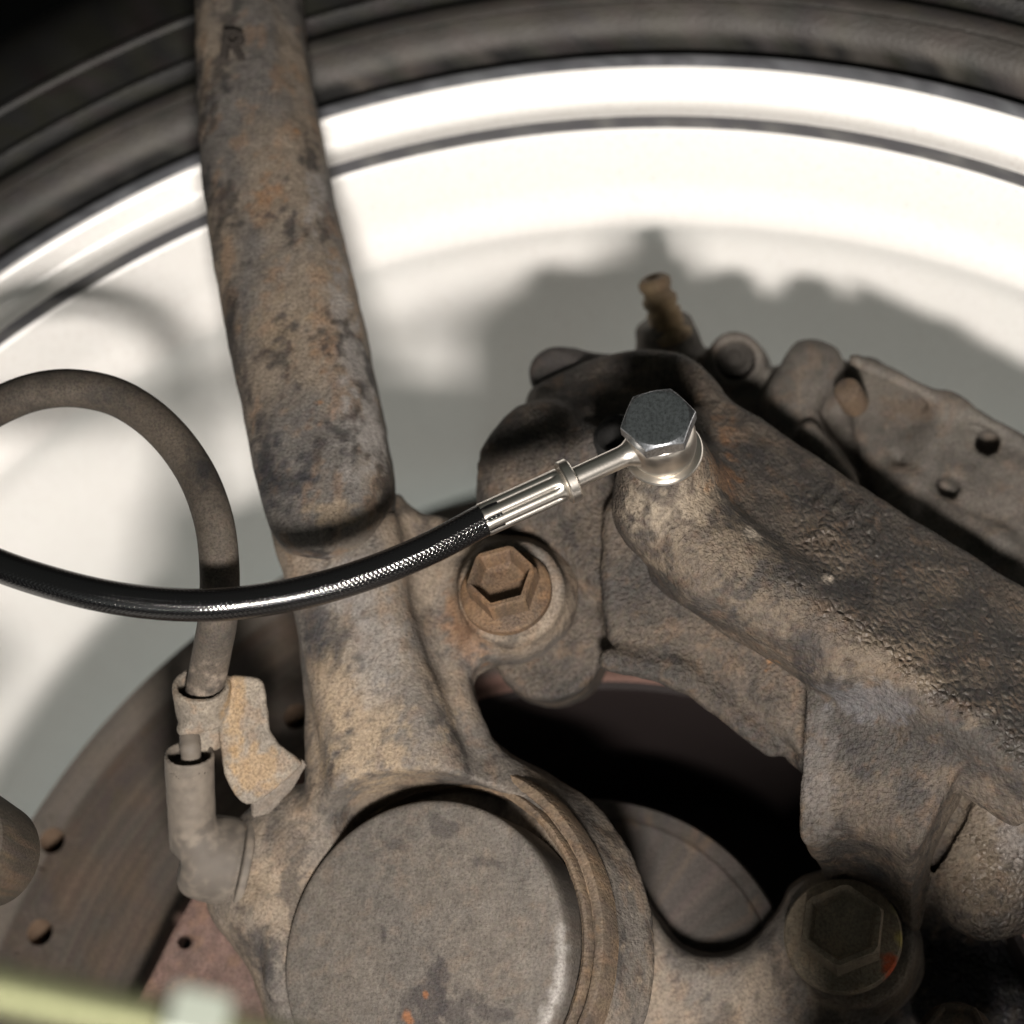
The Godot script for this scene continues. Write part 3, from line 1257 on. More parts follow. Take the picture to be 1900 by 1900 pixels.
	letter.set_surface_override_material(0, M.letter if M.has("letter") else letter_material())
	t.add_child(letter, true)
	var at := on_plane(432, 88, arm_o, arm_n)
	var x := (Vector3.RIGHT - arm_n * arm_n.x).normalized()
	letter.transform = Transform3D(Basis(x, arm_n.cross(x), arm_n) * Basis(Vector3(0, 0, 1), -0.06), (at + arm_n * 0.55 - origin) * 0.001)
	letter.set_meta("label", "raised capital letter R cast near the top of the arm")


func letter_material() -> StandardMaterial3D:
	M.letter = M.cast.duplicate()
	M.letter.vertex_color_use_as_albedo = false
	M.letter.albedo_color = Color(0.04, 0.034, 0.03).linear_to_srgb()
	return M.letter


func dust_cap() -> void:
	var ax := CAP_AXIS.normalized()
	var c := P(780, 1772, 1)
	var t := thing("hub_cover", "round flat grey brown metal cover set in the knuckle, low centre", "hub cover", c)
	var st := []
	var worn := Color(0.27, 0.26, 0.25)
	for a in 9:
		var ang := -0.95 + a * 0.13
		var b := basis_for(ax)
		var d := (Vector3.RIGHT - ax * ax.x).normalized() * cos(ang) + ax.cross((Vector3.RIGHT - ax * ax.x).normalized()) * sin(ang)
		st.append([c + d * 28.4, Vector3(1.5, 2.4, 2.5), worn, 0.75])
	var soot := Color(0.055, 0.05, 0.05)
	var rust := Color(0.27, 0.115, 0.05)
	for q in [[800, 1850, 3, 7, 0.7], [850, 1880, 4, 5, 0.6], [760, 1880, 2, 4, 0.5], [820, 1830, 1.5, 5, 0.6], [920, 1880, 6, 1.2, 0.6], [713, 1730, 0.5, 2.0, 0.8], [820, 1535, 4, 2, 0.45], [740, 1570, 3, 1.2, 0.5], [900, 1600, 4, 1.0, 0.5]]:
		st.append([on_plane(q[0], q[1], c, ax), Vector3(q[2], q[3], 4), soot, q[4]])
	for q in [[758, 1890, 0.9, 1.2, 0.75], [790, 1845, 0.5, 0.5, 0.7]]:
		st.append([on_plane(q[0], q[1], c, ax), Vector3(q[2], q[3], 4), rust, q[4]])
	for q in [[925, 1545, 2.6, 2.6, 0.35], [905, 1690, 1.8, 2.0, 0.3], [980, 1790, 2.8, 2.4, 0.3], [1000, 1650, 2, 2, 0.3], [1030, 1720, 1.5, 2.5, 0.4]]:
		st.append([on_plane(q[0], q[1], c, ax), Vector3(q[2], q[3], 4), Color(0.19, 0.175, 0.16), q[4]])
	var tint := dirty(Color(0.136, 0.122, 0.108), Color(0.122, 0.112, 0.102), 0.10, 0.08, st, 71)
	var g := Geo.new()
	var b := basis_for(ax)
	# flat face as rings close enough to carry the stains
	var prof := []
	for k in 60:
		prof.append(Vector2(0.05 + k * 0.462, 0.0))
	prof.append_array([Vector2(27.8, -0.03), Vector2(28.4, -0.16), Vector2(28.85, -0.5), Vector2(29.08, -1.0), Vector2(29.1, -4), Vector2(29.1, -14)])
	prof.reverse()
	lathe(g, c, ax, prof, 220, tint)
	part("face", t, g.mesh(origin), [M.cap])


# ------------------------------------------------------------------ caliper
func caliper() -> void:
	var t := thing("brake_caliper", "grimy cast brake caliper that carries the new hose fitting", "brake caliper", P(1300, 1000, -20))
	var black := Color(0.020, 0.020, 0.023)
	var rust := Color(0.26, 0.125, 0.05)
	var pale := Color(0.50, 0.44, 0.37)
	var dust := Color(0.18, 0.145, 0.108)
	var st := [
		[P(1250, 930, -4), Vector3(9, 7, 9), Color(0.27, 0.23, 0.18), 0.8], [P(1310, 900, -4), Vector3(5, 8, 9), dust, 0.6], [P(1330, 1030, -2), Vector3(11, 6, 9), dust, 0.65], [P(1440, 1120, -2), Vector3(8, 5, 9), dust, 0.55], [P(1520, 1450, 0), Vector3(3.5, 14, 12), Color(0.15, 0.14, 0.135), 0.5], [P(1800, 1820, -34), Vector3(20, 12, 12), black, 0.9], [P(1560, 1640, -5), Vector3(9, 4, 9), black, 0.6],  # lighter port, rail and wedge edge; lower-right and bolt-seat shade painted black
		[P(1370, 860, -6), Vector3(7, 6, 9), rust, 0.5], [P(1400, 990, 0), Vector3(2.2, 1.3, 4), pale, 0.9], [P(1540, 1075, 1), Vector3(1.6, 1.0, 4), pale, 0.8],
		[P(1480, 1050, 0), Vector3(7, 3, 9), black, 0.35], [P(1570, 1100, 0), Vector3(6, 3, 9), black, 0.7], [P(1650, 1180, 0), Vector3(5, 3, 9), black, 0.8], [P(1730, 1230, 0), Vector3(6, 3, 9), black, 0.85], [P(1810, 1290, 0), Vector3(5, 3, 9), black, 0.7],
		[P(1500, 1210, 2), Vector3(3, 4, 9), black, 0.6], [P(1500, 1280, 2), Vector3(2, 4, 9), black, 0.7],
		[P(1640, 1220, 2), Vector3(10, 5, 9), dust, 0.55], [P(1790, 1330, 2), Vector3(4, 2.5, 9), dust, 0.9], [P(1700, 1260, 2), Vector3(6, 2.5, 9), dust, 0.6],
		[P(1440, 1190, -16), Vector3(3.4, 4.4, 9), Color(0.30, 0.15, 0.06), 0.9], [P(1350, 780, -16), Vector3(3, 6, 9), rust, 0.35],
		[P(1800, 1550, -8), Vector3(8, 14, 12), dust, 0.5], [P(1880, 1480, -8), Vector3(4, 12, 12), Color(0.2, 0.19, 0.19), 0.5],
		[P(1620, 1300, 2), Vector3(9, 4, 9), Color(0.12, 0.12, 0.13), 0.6],
	]
	var s := solid("front_casting", t, 0.72, [M.cast_pitted, M.cast_wrinkled], dirty(Color(0.092, 0.076, 0.062), Color(0.052, 0.047, 0.043), 0.18, 0.55, st, 4), 0.35, 0.11)
	var edge := noise(0.12, 3, 12)
	var w0 := P(1590, 1010, 0)
	s.slot = func(p: Vector3) -> bool:
		var q := p + Vector3(1, 1, 0) * edge.get_noise_3dv(p) * 6.0
		return q.x > 54.0 - 0.0 * q.y and q.y > -20.0 - (q.x - 60.0) * 0.75 and q.y < 8.0 - (q.x - 55.0) * 0.62 or (q.x > 86.0 and q.y < -62.0)
	# left lobe, lying further back
	plate(s, P(1000, 880, -32), Vector3(-0.15, 0.28, 0.95), [985, 727, 1050, 705, 1090, 690, 1180, 690, 1260, 740, 1290, 850, 1250, 960, 1150, 990, 1125, 1110, 1080, 1090, 1010, 1030, 895, 990, 878, 930, 886, 860, 920, 790], 18, 6, 5, 0, 2)
	ball(s, P(985, 850, -31), Vector3(9, 12, 5), Basis(Vector3(0, 0, 1), -0.5), 8)
	capsule(s, P(960, 940, -30), P(1100, 830, -27), 3.0, 3.5, 6)
	# ridge along the top
	var bar_o := P(1560, 1040, -6)
	var bar_n := Vector3(0.24, 0.66, 0.71).normalized()
	var rim := [P(1010, 742, -44), P(1060, 715, -44), P(1110, 696, -43), P(1165, 682, -42), P(1225, 682, -40), P(1280, 702, -37)]
	for q in [[1340, 740], [1400, 778], [1460, 819], [1520, 860], [1600, 912], [1680, 964], [1760, 1013], [1860, 1075], [1980, 1150]]:
		rim.append(on_plane(q[0], q[1], bar_o, bar_n) - bar_n * 3.6)
	chain(s, curve_points(rim, 4.0), 3.5, 4.5)
	# broad bar
	plate(s, bar_o, bar_n, [1240, 760, 1300, 735, 1400, 786, 1520, 868, 1620, 933, 1720, 998, 1820, 1060, 1980, 1158, 2000, 1470, 1850, 1370, 1700, 1270, 1600, 1190, 1480, 1120, 1380, 1060, 1290, 1000, 1240, 960], 20, 5, 4)
	# dark valley left of the bar, above the port
	capsule(s, P(1225, 735, -14), P(1320, 850, -7), 4.2, 3.6, 5, 1)
	# hose port
	var n := BANJO_AXIS.normalized()
	var b0 := P(1231, 838, 0)
	cone(s, b0 - n * 0.3, b0 - n * 20.0, 7.6, 11.5, 1.2, 4.5)
	# front rail that runs from the port to the wedge
	capsule(s, P(1235, 950, -7), P(1330, 1050, -5), 9.5, 8.5, 5)
	capsule(s, P(1330, 1050, -5), P(1430, 1110, -4), 8.5, 7.5, 4)
	capsule(s, P(1430, 1110, -4), P(1560, 1200, -3), 7.5, 8.5, 4)
	# wedge
	plate(s, P(1620, 1400, 0.5), Vector3(-0.40, 0.09, 0.91), [1500, 1190, 1560, 1195, 1650, 1240, 1740, 1300, 1822, 1345, 1806, 1385, 1740, 1500, 1690, 1600, 1672, 1670, 1650, 1770, 1500, 1770, 1474, 1660, 1480, 1540, 1486, 1400, 1494, 1290], 24, 1.2, 1.4, 0, 1)
	# plate behind the rail
	plate(s, P(1300, 1200, -17), Vector3(-0.1, 0.10, 0.99), [1120, 900, 1230, 900, 1420, 1050, 1520, 1180, 1540, 1480, 1488, 1432, 1420, 1370, 1350, 1305, 1250, 1243, 1130, 1212, 1112, 1100], 11, 2.5, 1.5)
	capsule(s, P(1260, 1190, -15.5), P(1460, 1400, -15.5), 0.9, 1.2, 4, 1)
	capsule(s, P(1130, 1225, -18), P(1260, 1252, -18), 2.2, 2.2, 3)
	capsule(s, P(1260, 1252, -18), P(1430, 1385, -18), 2.2, 2.0, 3)
	# body to the right of the wedge
	plate(s, P(1860, 1500, -11), Vector3(0.06, -0.10, 0.98), [1838, 1372, 1900, 1330, 2000, 1300, 2000, 1740, 1900, 1748, 1800, 1728, 1740, 1690, 1706, 1640, 1752, 1560, 1802, 1468], 20, 6.5, 1.5, 0, 1)
	capsule(s, P(1935, 1390, -15), P(1825, 1660, -17), 8.5, 8.0, 6)
	plate(s, P(1750, 1500, -27), Vector3(0, 0, 1), [1560, 1250, 1980, 1250, 1980, 1780, 1800, 1740, 1690, 1640, 1560, 1640], 16, 3, 1.5)
	plate(s, P(1800, 1800, -34), Vector3(-0.1, 0.1, 1), [1630, 1600, 1990, 1600, 1990, 1990, 1630, 1990], 8, 2, 2)
	# steps in the wedge and slit at the left of the plate
	capsule(s, P(1128, 940, -6), P(1112, 1100, -14), 1.0, 0.8, 1.2, 1)
	for q in [[1398, 985, 1.5, 0.9], [1412, 996, 1.2, 0.8], [1535, 1072, 1.3, 0.8], [1548, 1084, 0.9, 0.6], [1330, 880, 1.2, 0.8], [1345, 896, 1.0, 0.9], [1322, 902, 0.9, 0.7], [1640, 1180, 0.8, 0.6], [1700, 1225, 0.7, 0.6]]:
		var w := on_plane(q[0], q[1], bar_o, bar_n)
		ball(s, w, Vector3(q[2], q[2] * 0.8, q[3] + 0.5), Basis(), 0.6)
	for q in [[1520, 930, 1545, 905], [1550, 945, 1566, 922], [1580, 968, 1600, 935], [1612, 985, 1630, 955], [1500, 1000, 1530, 985], [1530, 985, 1552, 995]]:
		var a := on_plane(q[0], q[1], bar_o, bar_n)
		var b := on_plane(q[2], q[3], bar_o, bar_n)
		capsule(s, a + bar_n * 0.1, b + bar_n * 0.1, 0.75, 0.7, 0.8)
	capsule(s, P(1828, 1386, -8), P(1770, 1510, -14), 2.3, 2.6, 1.2, 1)
	capsule(s, P(1770, 1510, -14), P(1708, 1632, -17), 2.6, 2.6, 1.2, 1)
	# seat of the lower bolt, scooped out of the wedge
	var seat_ax := Vector3(-0.16, 0.47, 0.87).normalized()
	var seat := P(1566, 1740, -10)
	cone(s, seat - seat_ax * 6.0, seat + seat_ax * 24.0, 12.0, 15.5, 1.0, 4.0, 1)
	# short scar in the bar
	capsule(s, P(1385, 925, -2.5), P(1410, 955, -1.5), 0.7, 1.0, 1, 1)
	# lug behind the rusty bolt
	cone(s, P(1015, 1195, -30), P(1030, 1215, -56), 11.4, 11.4, 2.0, 3)
	cone(s, P(1060, 1130, -30), P(1075, 1150, -50), 9, 9, 2.0, 5)


func caliper_details() -> void:
	var t: Node3D = get_node("brake_caliper")
	origin = P(1300, 1000, -20)
	var black := Color(0.012, 0.012, 0.013)
	var tint := dirty(Color(0.125, 0.112, 0.10), Color(0.085, 0.078, 0.07), 0.15, 0.25, [
		[P(1470, 680, -60), Vector3(8, 9, 9), Color(0.16, 0.15, 0.135), 0.7], [P(1640, 700, -48), Vector3(9, 6, 9), Color(0.16, 0.145, 0.125), 0.6], [P(1800, 790, -44), Vector3(9, 6, 9), Color(0.15, 0.14, 0.125), 0.6],
		[P(1700, 760, -48), Vector3(9, 3, 9), Color(0.14, 0.10, 0.07), 0.5],
	], 81)
	var s := solid("rear_casting", t, 0.9, [M.cast_soft], tint, 0.35, 0.10)
	s.clip = AABB(Vector3(-140, -100, -120), Vector3(270, 260, 200))
	# deck behind the front casting
	plate(s, P(1500, 900, -48), Vector3(-0.05, 0.35, 0.93), [1000, 760, 1100, 690, 1190, 640, 1300, 660, 1420, 680, 1540, 650, 1620, 680, 1760, 755, 1880, 812, 2000, 1120, 2000, 1300, 1300, 1050, 1050, 900], 16, 4, 4)
	# saddle
	plate(s, P(1500, 720, -47), Vector3(-0.1, 0.35, 0.93), [1462, 640, 1480, 618, 1520, 615, 1555, 630, 1570, 660, 1560, 700, 1520, 740, 1530, 780, 1570, 830, 1600, 880, 1560, 900, 1500, 860, 1440, 800, 1410, 740, 1430, 690], 14, 4, 4)
	# plate with the round hole
	plate(s, P(1750, 800, -45), Vector3(-0.05, 0.42, 0.90), [1572, 665, 1600, 648, 1640, 660, 1720, 710, 1770, 738, 1800, 740, 1900, 800, 2000, 860, 2000, 1190, 1880, 1120, 1760, 1040, 1660, 960, 1606, 870, 1582, 780, 1590, 720], 10, 2.5, 3)
	capsule(s, P(1585, 668, -44), P(1755, 745, -44), 1.5, 1.3, 1.5)
	capsule(s, P(1755, 745, -44), P(2000, 870, -42), 1.3, 1.4, 1.5)
	capsule(s, P(1832, 822, -51), P(1832, 822, -32), 2.6, 2.6, 0.8, 1)
	ball(s, P(1715, 880, -42), Vector3(8, 4, 5), Basis(Vector3(0, 0, 1), -0.6), 3, 1)
	capsule(s, P(1560, 690, -42), P(1575, 760, -41), 2.6, 3.4, 2, 1)
	capsule(s, P(1760, 765, -45), P(1680, 940, -42), 2.4, 4.0, 6)
	# arched rib
	capsule(s, P(1500, 800, -42), P(1575, 900, -38), 2.2, 2.2, 3)
	capsule(s, P(1740, 955, -38), P(1850, 1005, -35), 2.2, 2.2, 3)
	capsule(s, P(1850, 1005, -35), P(1960, 1090, -33), 2.2, 2.2, 3)
	# boss for the bleeder and the neck under it
	cone(s, P(1228, 592, -64), P(1250, 680, -68), 6.2, 7.8, 1.6, 5)
	# socket bosses
	cone(s, P(1362, 664, -56), P(1372, 690, -68), 6.0, 7.0, 1.0, 3)
	cone(s, P(1362, 662, -53), P(1368, 680, -62), 4.3, 4.0, 0.5, 0.6, 1)
	# plug inside the socket
	var g := Geo.new()
	var ax := WHEEL_AXIS
	lathe(g, P(1362, 666, -58), ax, [Vector2(4.2, -3), Vector2(4.2, 0.6), Vector2(3.8, 1.0), Vector2(2.9, 1.0), Vector2(2.6, 0.5), Vector2(1.6, 0.5), Vector2(1.2, 0.9), Vector2(0.02, 1.0)], 48, func(_p): return Color(0.05, 0.045, 0.042))
	part("plug", t, g.mesh(origin), [M.rubber_dusty])
	# dark rounded plug on the left shoulder
	s = solid("shoulder_plug", t, 0.6, [M.cast_soft], dirty(Color(0.055, 0.05, 0.048), Color(0.04, 0.037, 0.036), 0.05, 0.2, [], 91), 0.2, 0.1)
	cone(s, P(1030, 690, -46), P(1045, 712, -58), 5.6, 6.2, 1.6, 2)
	capsule(s, P(1070, 672, -50), P(1160, 690, -52), 2.6, 3.4, 3)
	# ribbed boot half hidden behind the hose fitting
	g = Geo.new()
	var prof := []
	for k in 26:
		var a := k / 25.0
		prof.append(Vector2(4.3 + 0.8 * sin(a * 5.0 * TAU), -12.0 + 13.0 * a))
	prof.append_array([Vector2(3.2, 1.4), Vector2(2.6, 0.6), Vector2(2.4, -4), Vector2(0.02, -4)])
	lathe(g, P(1142, 812, -17), (WHEEL_AXIS + Vector3(-0.35, -0.1, 0)).normalized(), prof, 64, func(_p): return Color(0.012, 0.012, 0.013))
	var boot := part("rubber_boot", t, g.mesh(origin), [M.rubber_dusty])
	boot.set_meta("label", "black ribbed rubber boot beside the hose fitting")
	# small rusty pin in the rear casting
	var tr := dirty(Color(0.125, 0.09, 0.062), Color(0.09, 0.07, 0.055), 0.3, 0.3, [], 95)
	g = Geo.new()
	lathe(g, P(1574, 727, -43), (WHEEL_AXIS + Vector3(-0.2, 0, 0)).normalized(), [Vector2(2.9, -6), Vector2(2.9, 0.4), Vector2(2.5, 1.2), Vector2(1.4, 1.5), Vector2(0.02, 1.6)], 40, tr)
	part("pin", t, g.mesh(origin), [M.cast_soft])

	# bleeder
	var a0 := P(1250, 640, -63)
	var a1 := P(1202, 503, -63)
	t = thing("bleeder_screw", "small corroded brass coloured bleed screw standing up from the caliper", "bleed screw", a0)
	var dir := (a1 - a0).normalized() * 0.86 + Vector3(0, 0, 0.34)
	dir = dir.normalized()
	g = Geo.new()
	var tb := dirty(Color(0.26, 0.19, 0.11), Color(0.17, 0.125, 0.08), 0.3, 0.25, [], 97)
	var pr := [Vector2(3.6, 0), Vector2(3.6, 1.5), Vector2(3.1, 2.0)]
	for k in 5:
		pr.append(Vector2(3.0, 2.4 + k * 1.0))
		pr.append(Vector2(2.5, 2.9 + k * 1.0))
	pr.append_array([Vector2(2.5, 7.6), Vector2(2.9, 8.2), Vector2(3.0, 9.4), Vector2(2.5, 10.2), Vector2(2.3, 11.2), Vector2(2.75, 12.2), Vector2(2.8, 13.4), Vector2(2.2, 14.3), Vector2(1.25, 14.5), Vector2(1.1, 14.3), Vector2(1.0, 9.0), Vector2(0.02, 9.0)])
	for k in pr.size():
		pr[k] = Vector2(pr[k].x * 1.28, pr[k].y)
	lathe(g, a0 + dir * 1.5, dir, pr, 48, tb)
	part("screw", t, g.mesh(origin), [M.cast_soft])


# ------------------------------------------------------------------ hose and its fitting
func hose() -> void:
	var n := BANJO_AXIS.normalized()
	var b0 := P(1231, 838, 0)
	var t := thing("banjo_bolt", "shiny zinc plated hexagon bolt clamping the hose eye to the caliper", "bolt", b0)
	var g := Geo.new()
	var head := b0 + n * 8.9
	hex_head(g, head, n, 0.80, 12.1, 3.1, 0.0)
	part("head", t, g.mesh(origin), [M.zinc])
	g = Geo.new()
	lathe(g, b0, n, [Vector2(4.9, -1), Vector2(4.9, 8.9)], 40)
	part("shank", t, g.mesh(origin), [M.zinc])
	t = thing("sealing_washer", "thin bright sealing washer between the hose eye and the caliper port", "washer", b0)
	g = Geo.new()
	lathe(g, b0, n, [Vector2(7.3, -0.6), Vector2(7.35, 0.1), Vector2(7.15, 0.42), Vector2(4.9, 0.45)], 80)
	part("washer", t, g.mesh(origin), [M.steel])

	t = thing("brake_hose", "new black braided brake hose with a bright steel banjo end, looping in from the left", "brake hose", P(900, 963, 5))
	g = Geo.new()
	var prof := [Vector2(4.9, 0.5), Vector2(5.7, 0.5)]
	for k in 17:
		var a := -PI * 0.47 + PI * 0.94 * k / 16.0
		prof.append(Vector2(4.9 + 1.6 * pow(cos(a), 0.55), 4.6 + 4.15 * sin(a)))
	prof.append(Vector2(4.9, 8.75))
	lathe(g, b0, n, prof, 96)
	part("banjo_eye", t, g.mesh(origin), [M.steel])
	# neck, collar and ferrule along one line
	var ring := b0 + n * 4.6
	var p0 := P(1190, 853, 3.0)
	var p1 := P(1055, 893, 7.0)
	var p2 := P(899, 964, 9.5)
	var dir := (p2 - p1).normalized()
	var q0 := p1 - dir * 15.5
	g = Geo.new()
	var neck := PackedVector3Array()
	for k in 25:
		neck.append(ring.lerp(p1 + dir * 0.5, k / 24.0))
	var len := ring.distance_to(p1)
	tube(g, neck, func(al, _a): return 2.05 + 1.6 * smoothstep(8.0, 4.2, al), 40)
	part("neck", t, g.mesh(origin), [M.steel])
	g = Geo.new()
	lathe(g, p1, dir, [Vector2(1.9, -1.0), Vector2(3.9, -1.0), Vector2(4.15, -0.75), Vector2(4.15, 0.75), Vector2(3.9, 1.0), Vector2(1.9, 1.0)], 64)
	part("collar", t, g.mesh(origin), [M.steel])
	g = Geo.new()
	var fer := PackedVector3Array()
	var fl := p1.distance_to(p2)
	for k in 61:
		fer.append(p1 + dir * (0.8 + (fl - 0.6) * k / 60.0))
	tube(g, fer, func(al, a):
		var flute: float = pow(absf(sin(a * 4.0 + 0.4)), 0.35)
		var run := smoothstep(0.8, 2.6, al) * smoothstep(fl + 0.3, fl - 1.6, al)
		return 3.22 - 0.75 * (1.0 - flute) * run - 0.35 * smoothstep(1.0, 0.0, al) - 0.12 * smoothstep(fl - 1.2, fl, al), 160)
	part("ferrule", t, g.mesh(origin), [M.steel])
	g = Geo.new()
	var path := curve_points([p2 - dir * 3.0, p2 + dir * 0.5, P(800, 1016, 11), P(700, 1058, 12.2), P(600, 1090, 13.4), P(500, 1111, 14.5), P(400, 1122, 15.5), P(300, 1120, 15.5), P(200, 1107, 15), P(100, 1083, 13.5), P(0, 1050, 11), P(-100, 1005, 7), P(-220, 930, -2)], 0.5)
	tube(g, path, func(_l, _a): return 3.0, 72)
	part("braided_sleeve", t, g.mesh(origin), [M.hose])


# ------------------------------------------------------------------ wheel speed sensor
func sensor() -> void:
	var t := thing("speed_sensor", "dusty grey wheel speed sensor with looping cable and metal clip, left of the knuckle", "sensor", P(380, 1600, -18))
	var dust := dirty(Color(0.092, 0.079, 0.066), Color(0.066, 0.058, 0.050), 0.05, 0.35, [
		[P(405, 1240, -16), Vector3(6, 9, 9), Color(0.24, 0.20, 0.165), 0.9], [P(300, 800, -10), Vector3(9, 9, 9), Color(0.12, 0.10, 0.08), 0.5],
		[P(385, 890, -8), Vector3(1.4, 5, 9), Color(0.03, 0.03, 0.034), 0.7], [P(405, 970, -8), Vector3(1.4, 6, 9), Color(0.03, 0.03, 0.034), 0.6],
	], 101)
	var g := Geo.new()
	var path := curve_points([P(-150, 860, -20), P(-60, 790, -18), P(0, 752, -16), P(70, 726, -15), P(145, 721, -14), P(225, 741, -14), P(300, 794, -11), P(360, 872, -7), P(395, 960, -1), P(407, 1050, 0.5), P(405, 1140, -1), P(394, 1205, -7), P(379, 1285, -13), P(377, 1320, -15.5)], 0.6)
	tube(g, path, func(_l, _a): return 3.7, 56, func(p): return dust.call(p))
	part("cable", t, g.mesh(origin), [M.rubber_dusty])
	# clip: a strap round the cable and a bent leaf
	var tin := dirty(Color(0.235, 0.205, 0.168), Color(0.20, 0.178, 0.152), 0.30, 0.0, [[P(440, 1330, -14), Vector3(2, 9, 9), Color(0.36, 0.235, 0.11), 0.5], [P(480, 1420, -14), Vector3(5, 5, 9), Color(0.36, 0.235, 0.115), 0.5]], 103)
	var s := solid("clip", t, 0.42, [M.cast_soft], tin, 0.15, 0.2)
	var c0 := P(373, 1268, -11.0)
	var c1 := P(378, 1326, -15.5)
	cone(s, c0, c1, 5.6, 5.2, 0.4, 0.6)
	cone(s, P(378, 1322, -15.5), P(382, 1390, -16.5), 4.2, 3.2, 1.0, 0.8)
	cone(s, c0 + (c0 - c1) * 0.4, c1 + (c0 - c1) * 0.25, 4.5, 4.3, 0.2, 0.3, 1)
	ball(s, P(352, 1352, -12.5), Vector3(2.4, 2.0, 2.4), Basis(), 1.0)
	# the leaf
	plate(s, P(460, 1370, -12), Vector3(-0.15, 0.0, 0.99), [408, 1285, 424, 1252, 450, 1253, 482, 1258, 490, 1275, 494, 1320, 500, 1368, 556, 1412, 560, 1420, 510, 1465, 470, 1494, 450, 1494, 428, 1470, 412, 1430, 406, 1370], 1.8, 0.7, 0.6)
	s = solid("clip_flange", t, 0.5, [M.cast_soft], dirty(Color(0.20, 0.175, 0.15), Color(0.17, 0.15, 0.13), 0.1, 0.05, [], 107), 0.1, 0.2)
	plate(s, P(515, 1465, -13.5), Vector3(0.45, -0.5, 0.74), [562, 1412, 572, 1420, 545, 1465, 500, 1512, 470, 1520, 468, 1494, 512, 1462], 1.6, 0.4, 0.5, 0, 0)
	# body: cup that takes the cable and the elbow below it
	var body := dirty(Color(0.235, 0.205, 0.172), Color(0.20, 0.176, 0.15), 0.05, 0.05, [[P(390, 1600, -16), Vector3(8, 7, 9), Color(0.13, 0.115, 0.10), 0.75]], 109)
	s = solid("sensor_body", t, 0.45, [M.moulded], body, 0.12, 0.15)
	cone(s, P(351, 1397, -11), P(358, 1570, -20), 4.8, 4.5, 0.3, 1.5)
	cone(s, P(350, 1375, -10), P(352, 1425, -12.3), 4.0, 4.0, 0.2, 0.4, 1)
	cone(s, P(338, 1582, -22), P(455, 1604, -24), 8.2, 9.0, 3.6, 2.5)
	cone(s, P(438, 1602, -23.6), P(455, 1605, -24), 9.9, 9.9, 0.6, 0.5)
	capsule(s, P(352, 1355, -13), P(353, 1388, -11), 1.9, 2.1, 0.5)
	capsule(s, P(353, 1388, -11), P(356, 1440, -13), 2.0, 2.0, 0.3)


# ------------------------------------------------------------------ bolts
func bolt(called: String, label: String, top: Vector3, axis: Vector3, flats: float, h: float, flange: float, spin: float, tint: Callable, dish := 4.0) -> Node3D:
	var base := top - axis * (h + 1.6)
	var t := thing(called, label, "bolt", base, "flanged hexagon bolts")
	var g := Geo.new()
	hex_head(g, base + axis * 1.5, axis, spin, flats, h, dish, func(p): return tint.call(p))
	part("head", t, g.mesh(origin), [M.cast_soft])
	g = Geo.new()
	var ring := [Vector2(flange, -1.0), Vector2(flange, 0.5), Vector2(flange - 0.35, 1.0)]
	for k in 8:
		ring.append(Vector2(flange - 0.35, 1.0).lerp(Vector2(flats * 0.5, 1.9), (k + 1) / 8.0))
	ring.append(Vector2(0.1, 1.9))
	lathe(g, base, axis, ring, 96, func(p): return tint.call(p))
	part("flange", t, g.mesh(origin), [M.cast_soft])
	return t


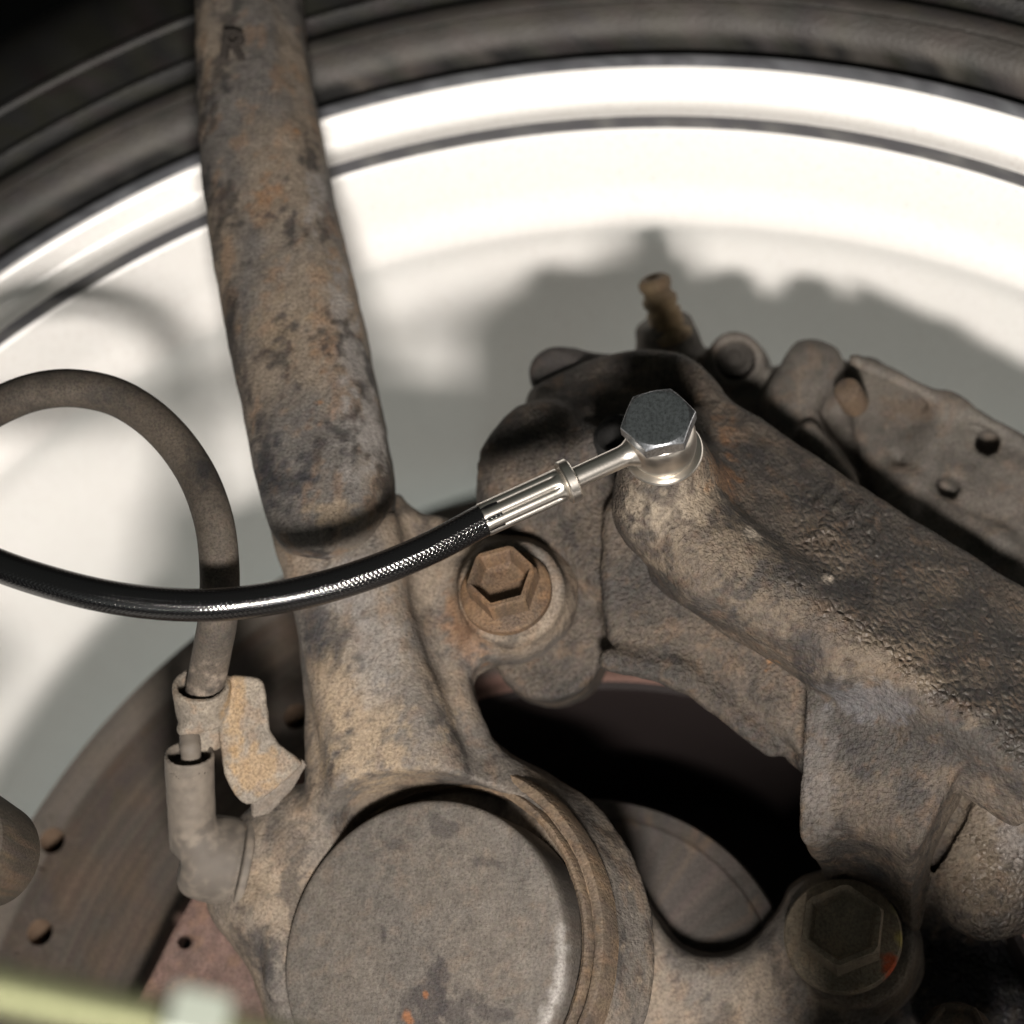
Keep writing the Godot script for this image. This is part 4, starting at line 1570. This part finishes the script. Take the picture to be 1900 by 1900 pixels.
func bolts() -> void:
	var ax := Vector3(-0.16, 0.47, 0.87).normalized()
	bolt("flange_bolt", "orange rusted flanged bolt with a dished head, just under the braided hose", P(928, 1068, -11), ax, 12.2, 5.4, 8.9, 0.75, dirty(Color(0.20, 0.125, 0.072), Color(0.13, 0.09, 0.06), 0.6, 0.4, [[P(915, 1165, -18), Vector3(1.6, 1.0, 3), Color(0.7, 0.62, 0.5), 0.9], [P(1000, 1165, -18), Vector3(1.6, 1.2, 3), Color(0.7, 0.62, 0.5), 0.9]], 121))
	bolt("flange_bolt", "dark greasy flanged bolt with red and yellow paint marks, below the caliper wedge", P(1562, 1715, -5), ax, 14.6, 6.0, 11.2, 0.62, dirty(Color(0.24, 0.20, 0.15), Color(0.17, 0.145, 0.11), 0.2, 0.2, [[P(1650, 1795, -8), Vector3(1.6, 2.6, 9), Color(0.55, 0.10, 0.03), 0.95], [P(1668, 1742, -9), Vector3(1.3, 2.4, 9), Color(0.50, 0.42, 0.14), 0.9], [P(1670, 1685, -11), Vector3(1.8, 1.6, 9), Color(0.42, 0.37, 0.20), 0.9]], 123), 2.6)
	bolt("flange_bolt", "brownish flanged bolt cut off by the bottom edge, right of the marked bolt", P(1775, 1915, -6), ax, 11.0, 5.0, 7.4, 0.1, dirty(Color(0.08, 0.06, 0.045), Color(0.06, 0.05, 0.04), 0.3, 0.2, [], 125), 1.5)


# ------------------------------------------------------------------ blurred things near the camera
func foreground() -> void:
	var z := 170.0
	var a := P(-120, 1812, z)
	var b := P(300, 1900, z)
	var t := thing("threaded_rod", "out of focus pale yellow threaded rod crossing the lower left corner", "rod", P(100, 1880, z))
	var g := Geo.new()
	var pts := PackedVector3Array()
	for k in 241:
		pts.append(a.lerp(P(640, 1968, z), k / 240.0))
	tube(g, pts, func(al, _a): return 2.6 + 0.35 * sin(al * TAU / 1.4), 32)
	part("thread", t, g.mesh(origin), [M.yellow_zinc])
	t = thing("rod_nut", "out of focus silver grey hexagon nut on the threaded rod", "nut", P(360, 1890, z))
	g = Geo.new()
	var dir := (b - a).normalized()
	hex_head(g, P(315, 1908, z), dir, 0.2, 9.0, 6.0, 0.0)
	part("nut", t, g.mesh(origin), [M.grey_metal])
	# round joint cap on the left edge
	var c := P(-98, 1562, 14)
	t = thing("ball_joint", "round dusty brown joint cap cut off by the left edge", "ball joint", c)
	var tint := dirty(Color(0.06, 0.049, 0.037), Color(0.043, 0.037, 0.03), 0.2, 0.3, [], 131)
	g = Geo.new()
	lathe(g, c, Vector3(-0.3, 0.3, 0.9).normalized(), [Vector2(0.02, 0.7), Vector2(4, 0.6), Vector2(7.6, 0.2), Vector2(8.0, -0.2), Vector2(8.4, 0.1), Vector2(9.6, -0.1), Vector2(10.6, -1), Vector2(11.0, -3), Vector2(10.8, -8), Vector2(9.6, -16)].duplicate(), 96, func(p): return tint.call(p))
	part("cap", t, g.mesh(origin), [M.cast_soft])
	g = Geo.new()
	var st := PackedVector3Array([P(-80, 1620, 4), P(-85, 1720, 3), P(-90, 1850, 2)])
	tube(g, st, func(_l, _a): return 6.0, 40, func(p): return tint.call(p) * 0.35)
	part("stud", t, g.mesh(origin), [M.cast_soft])
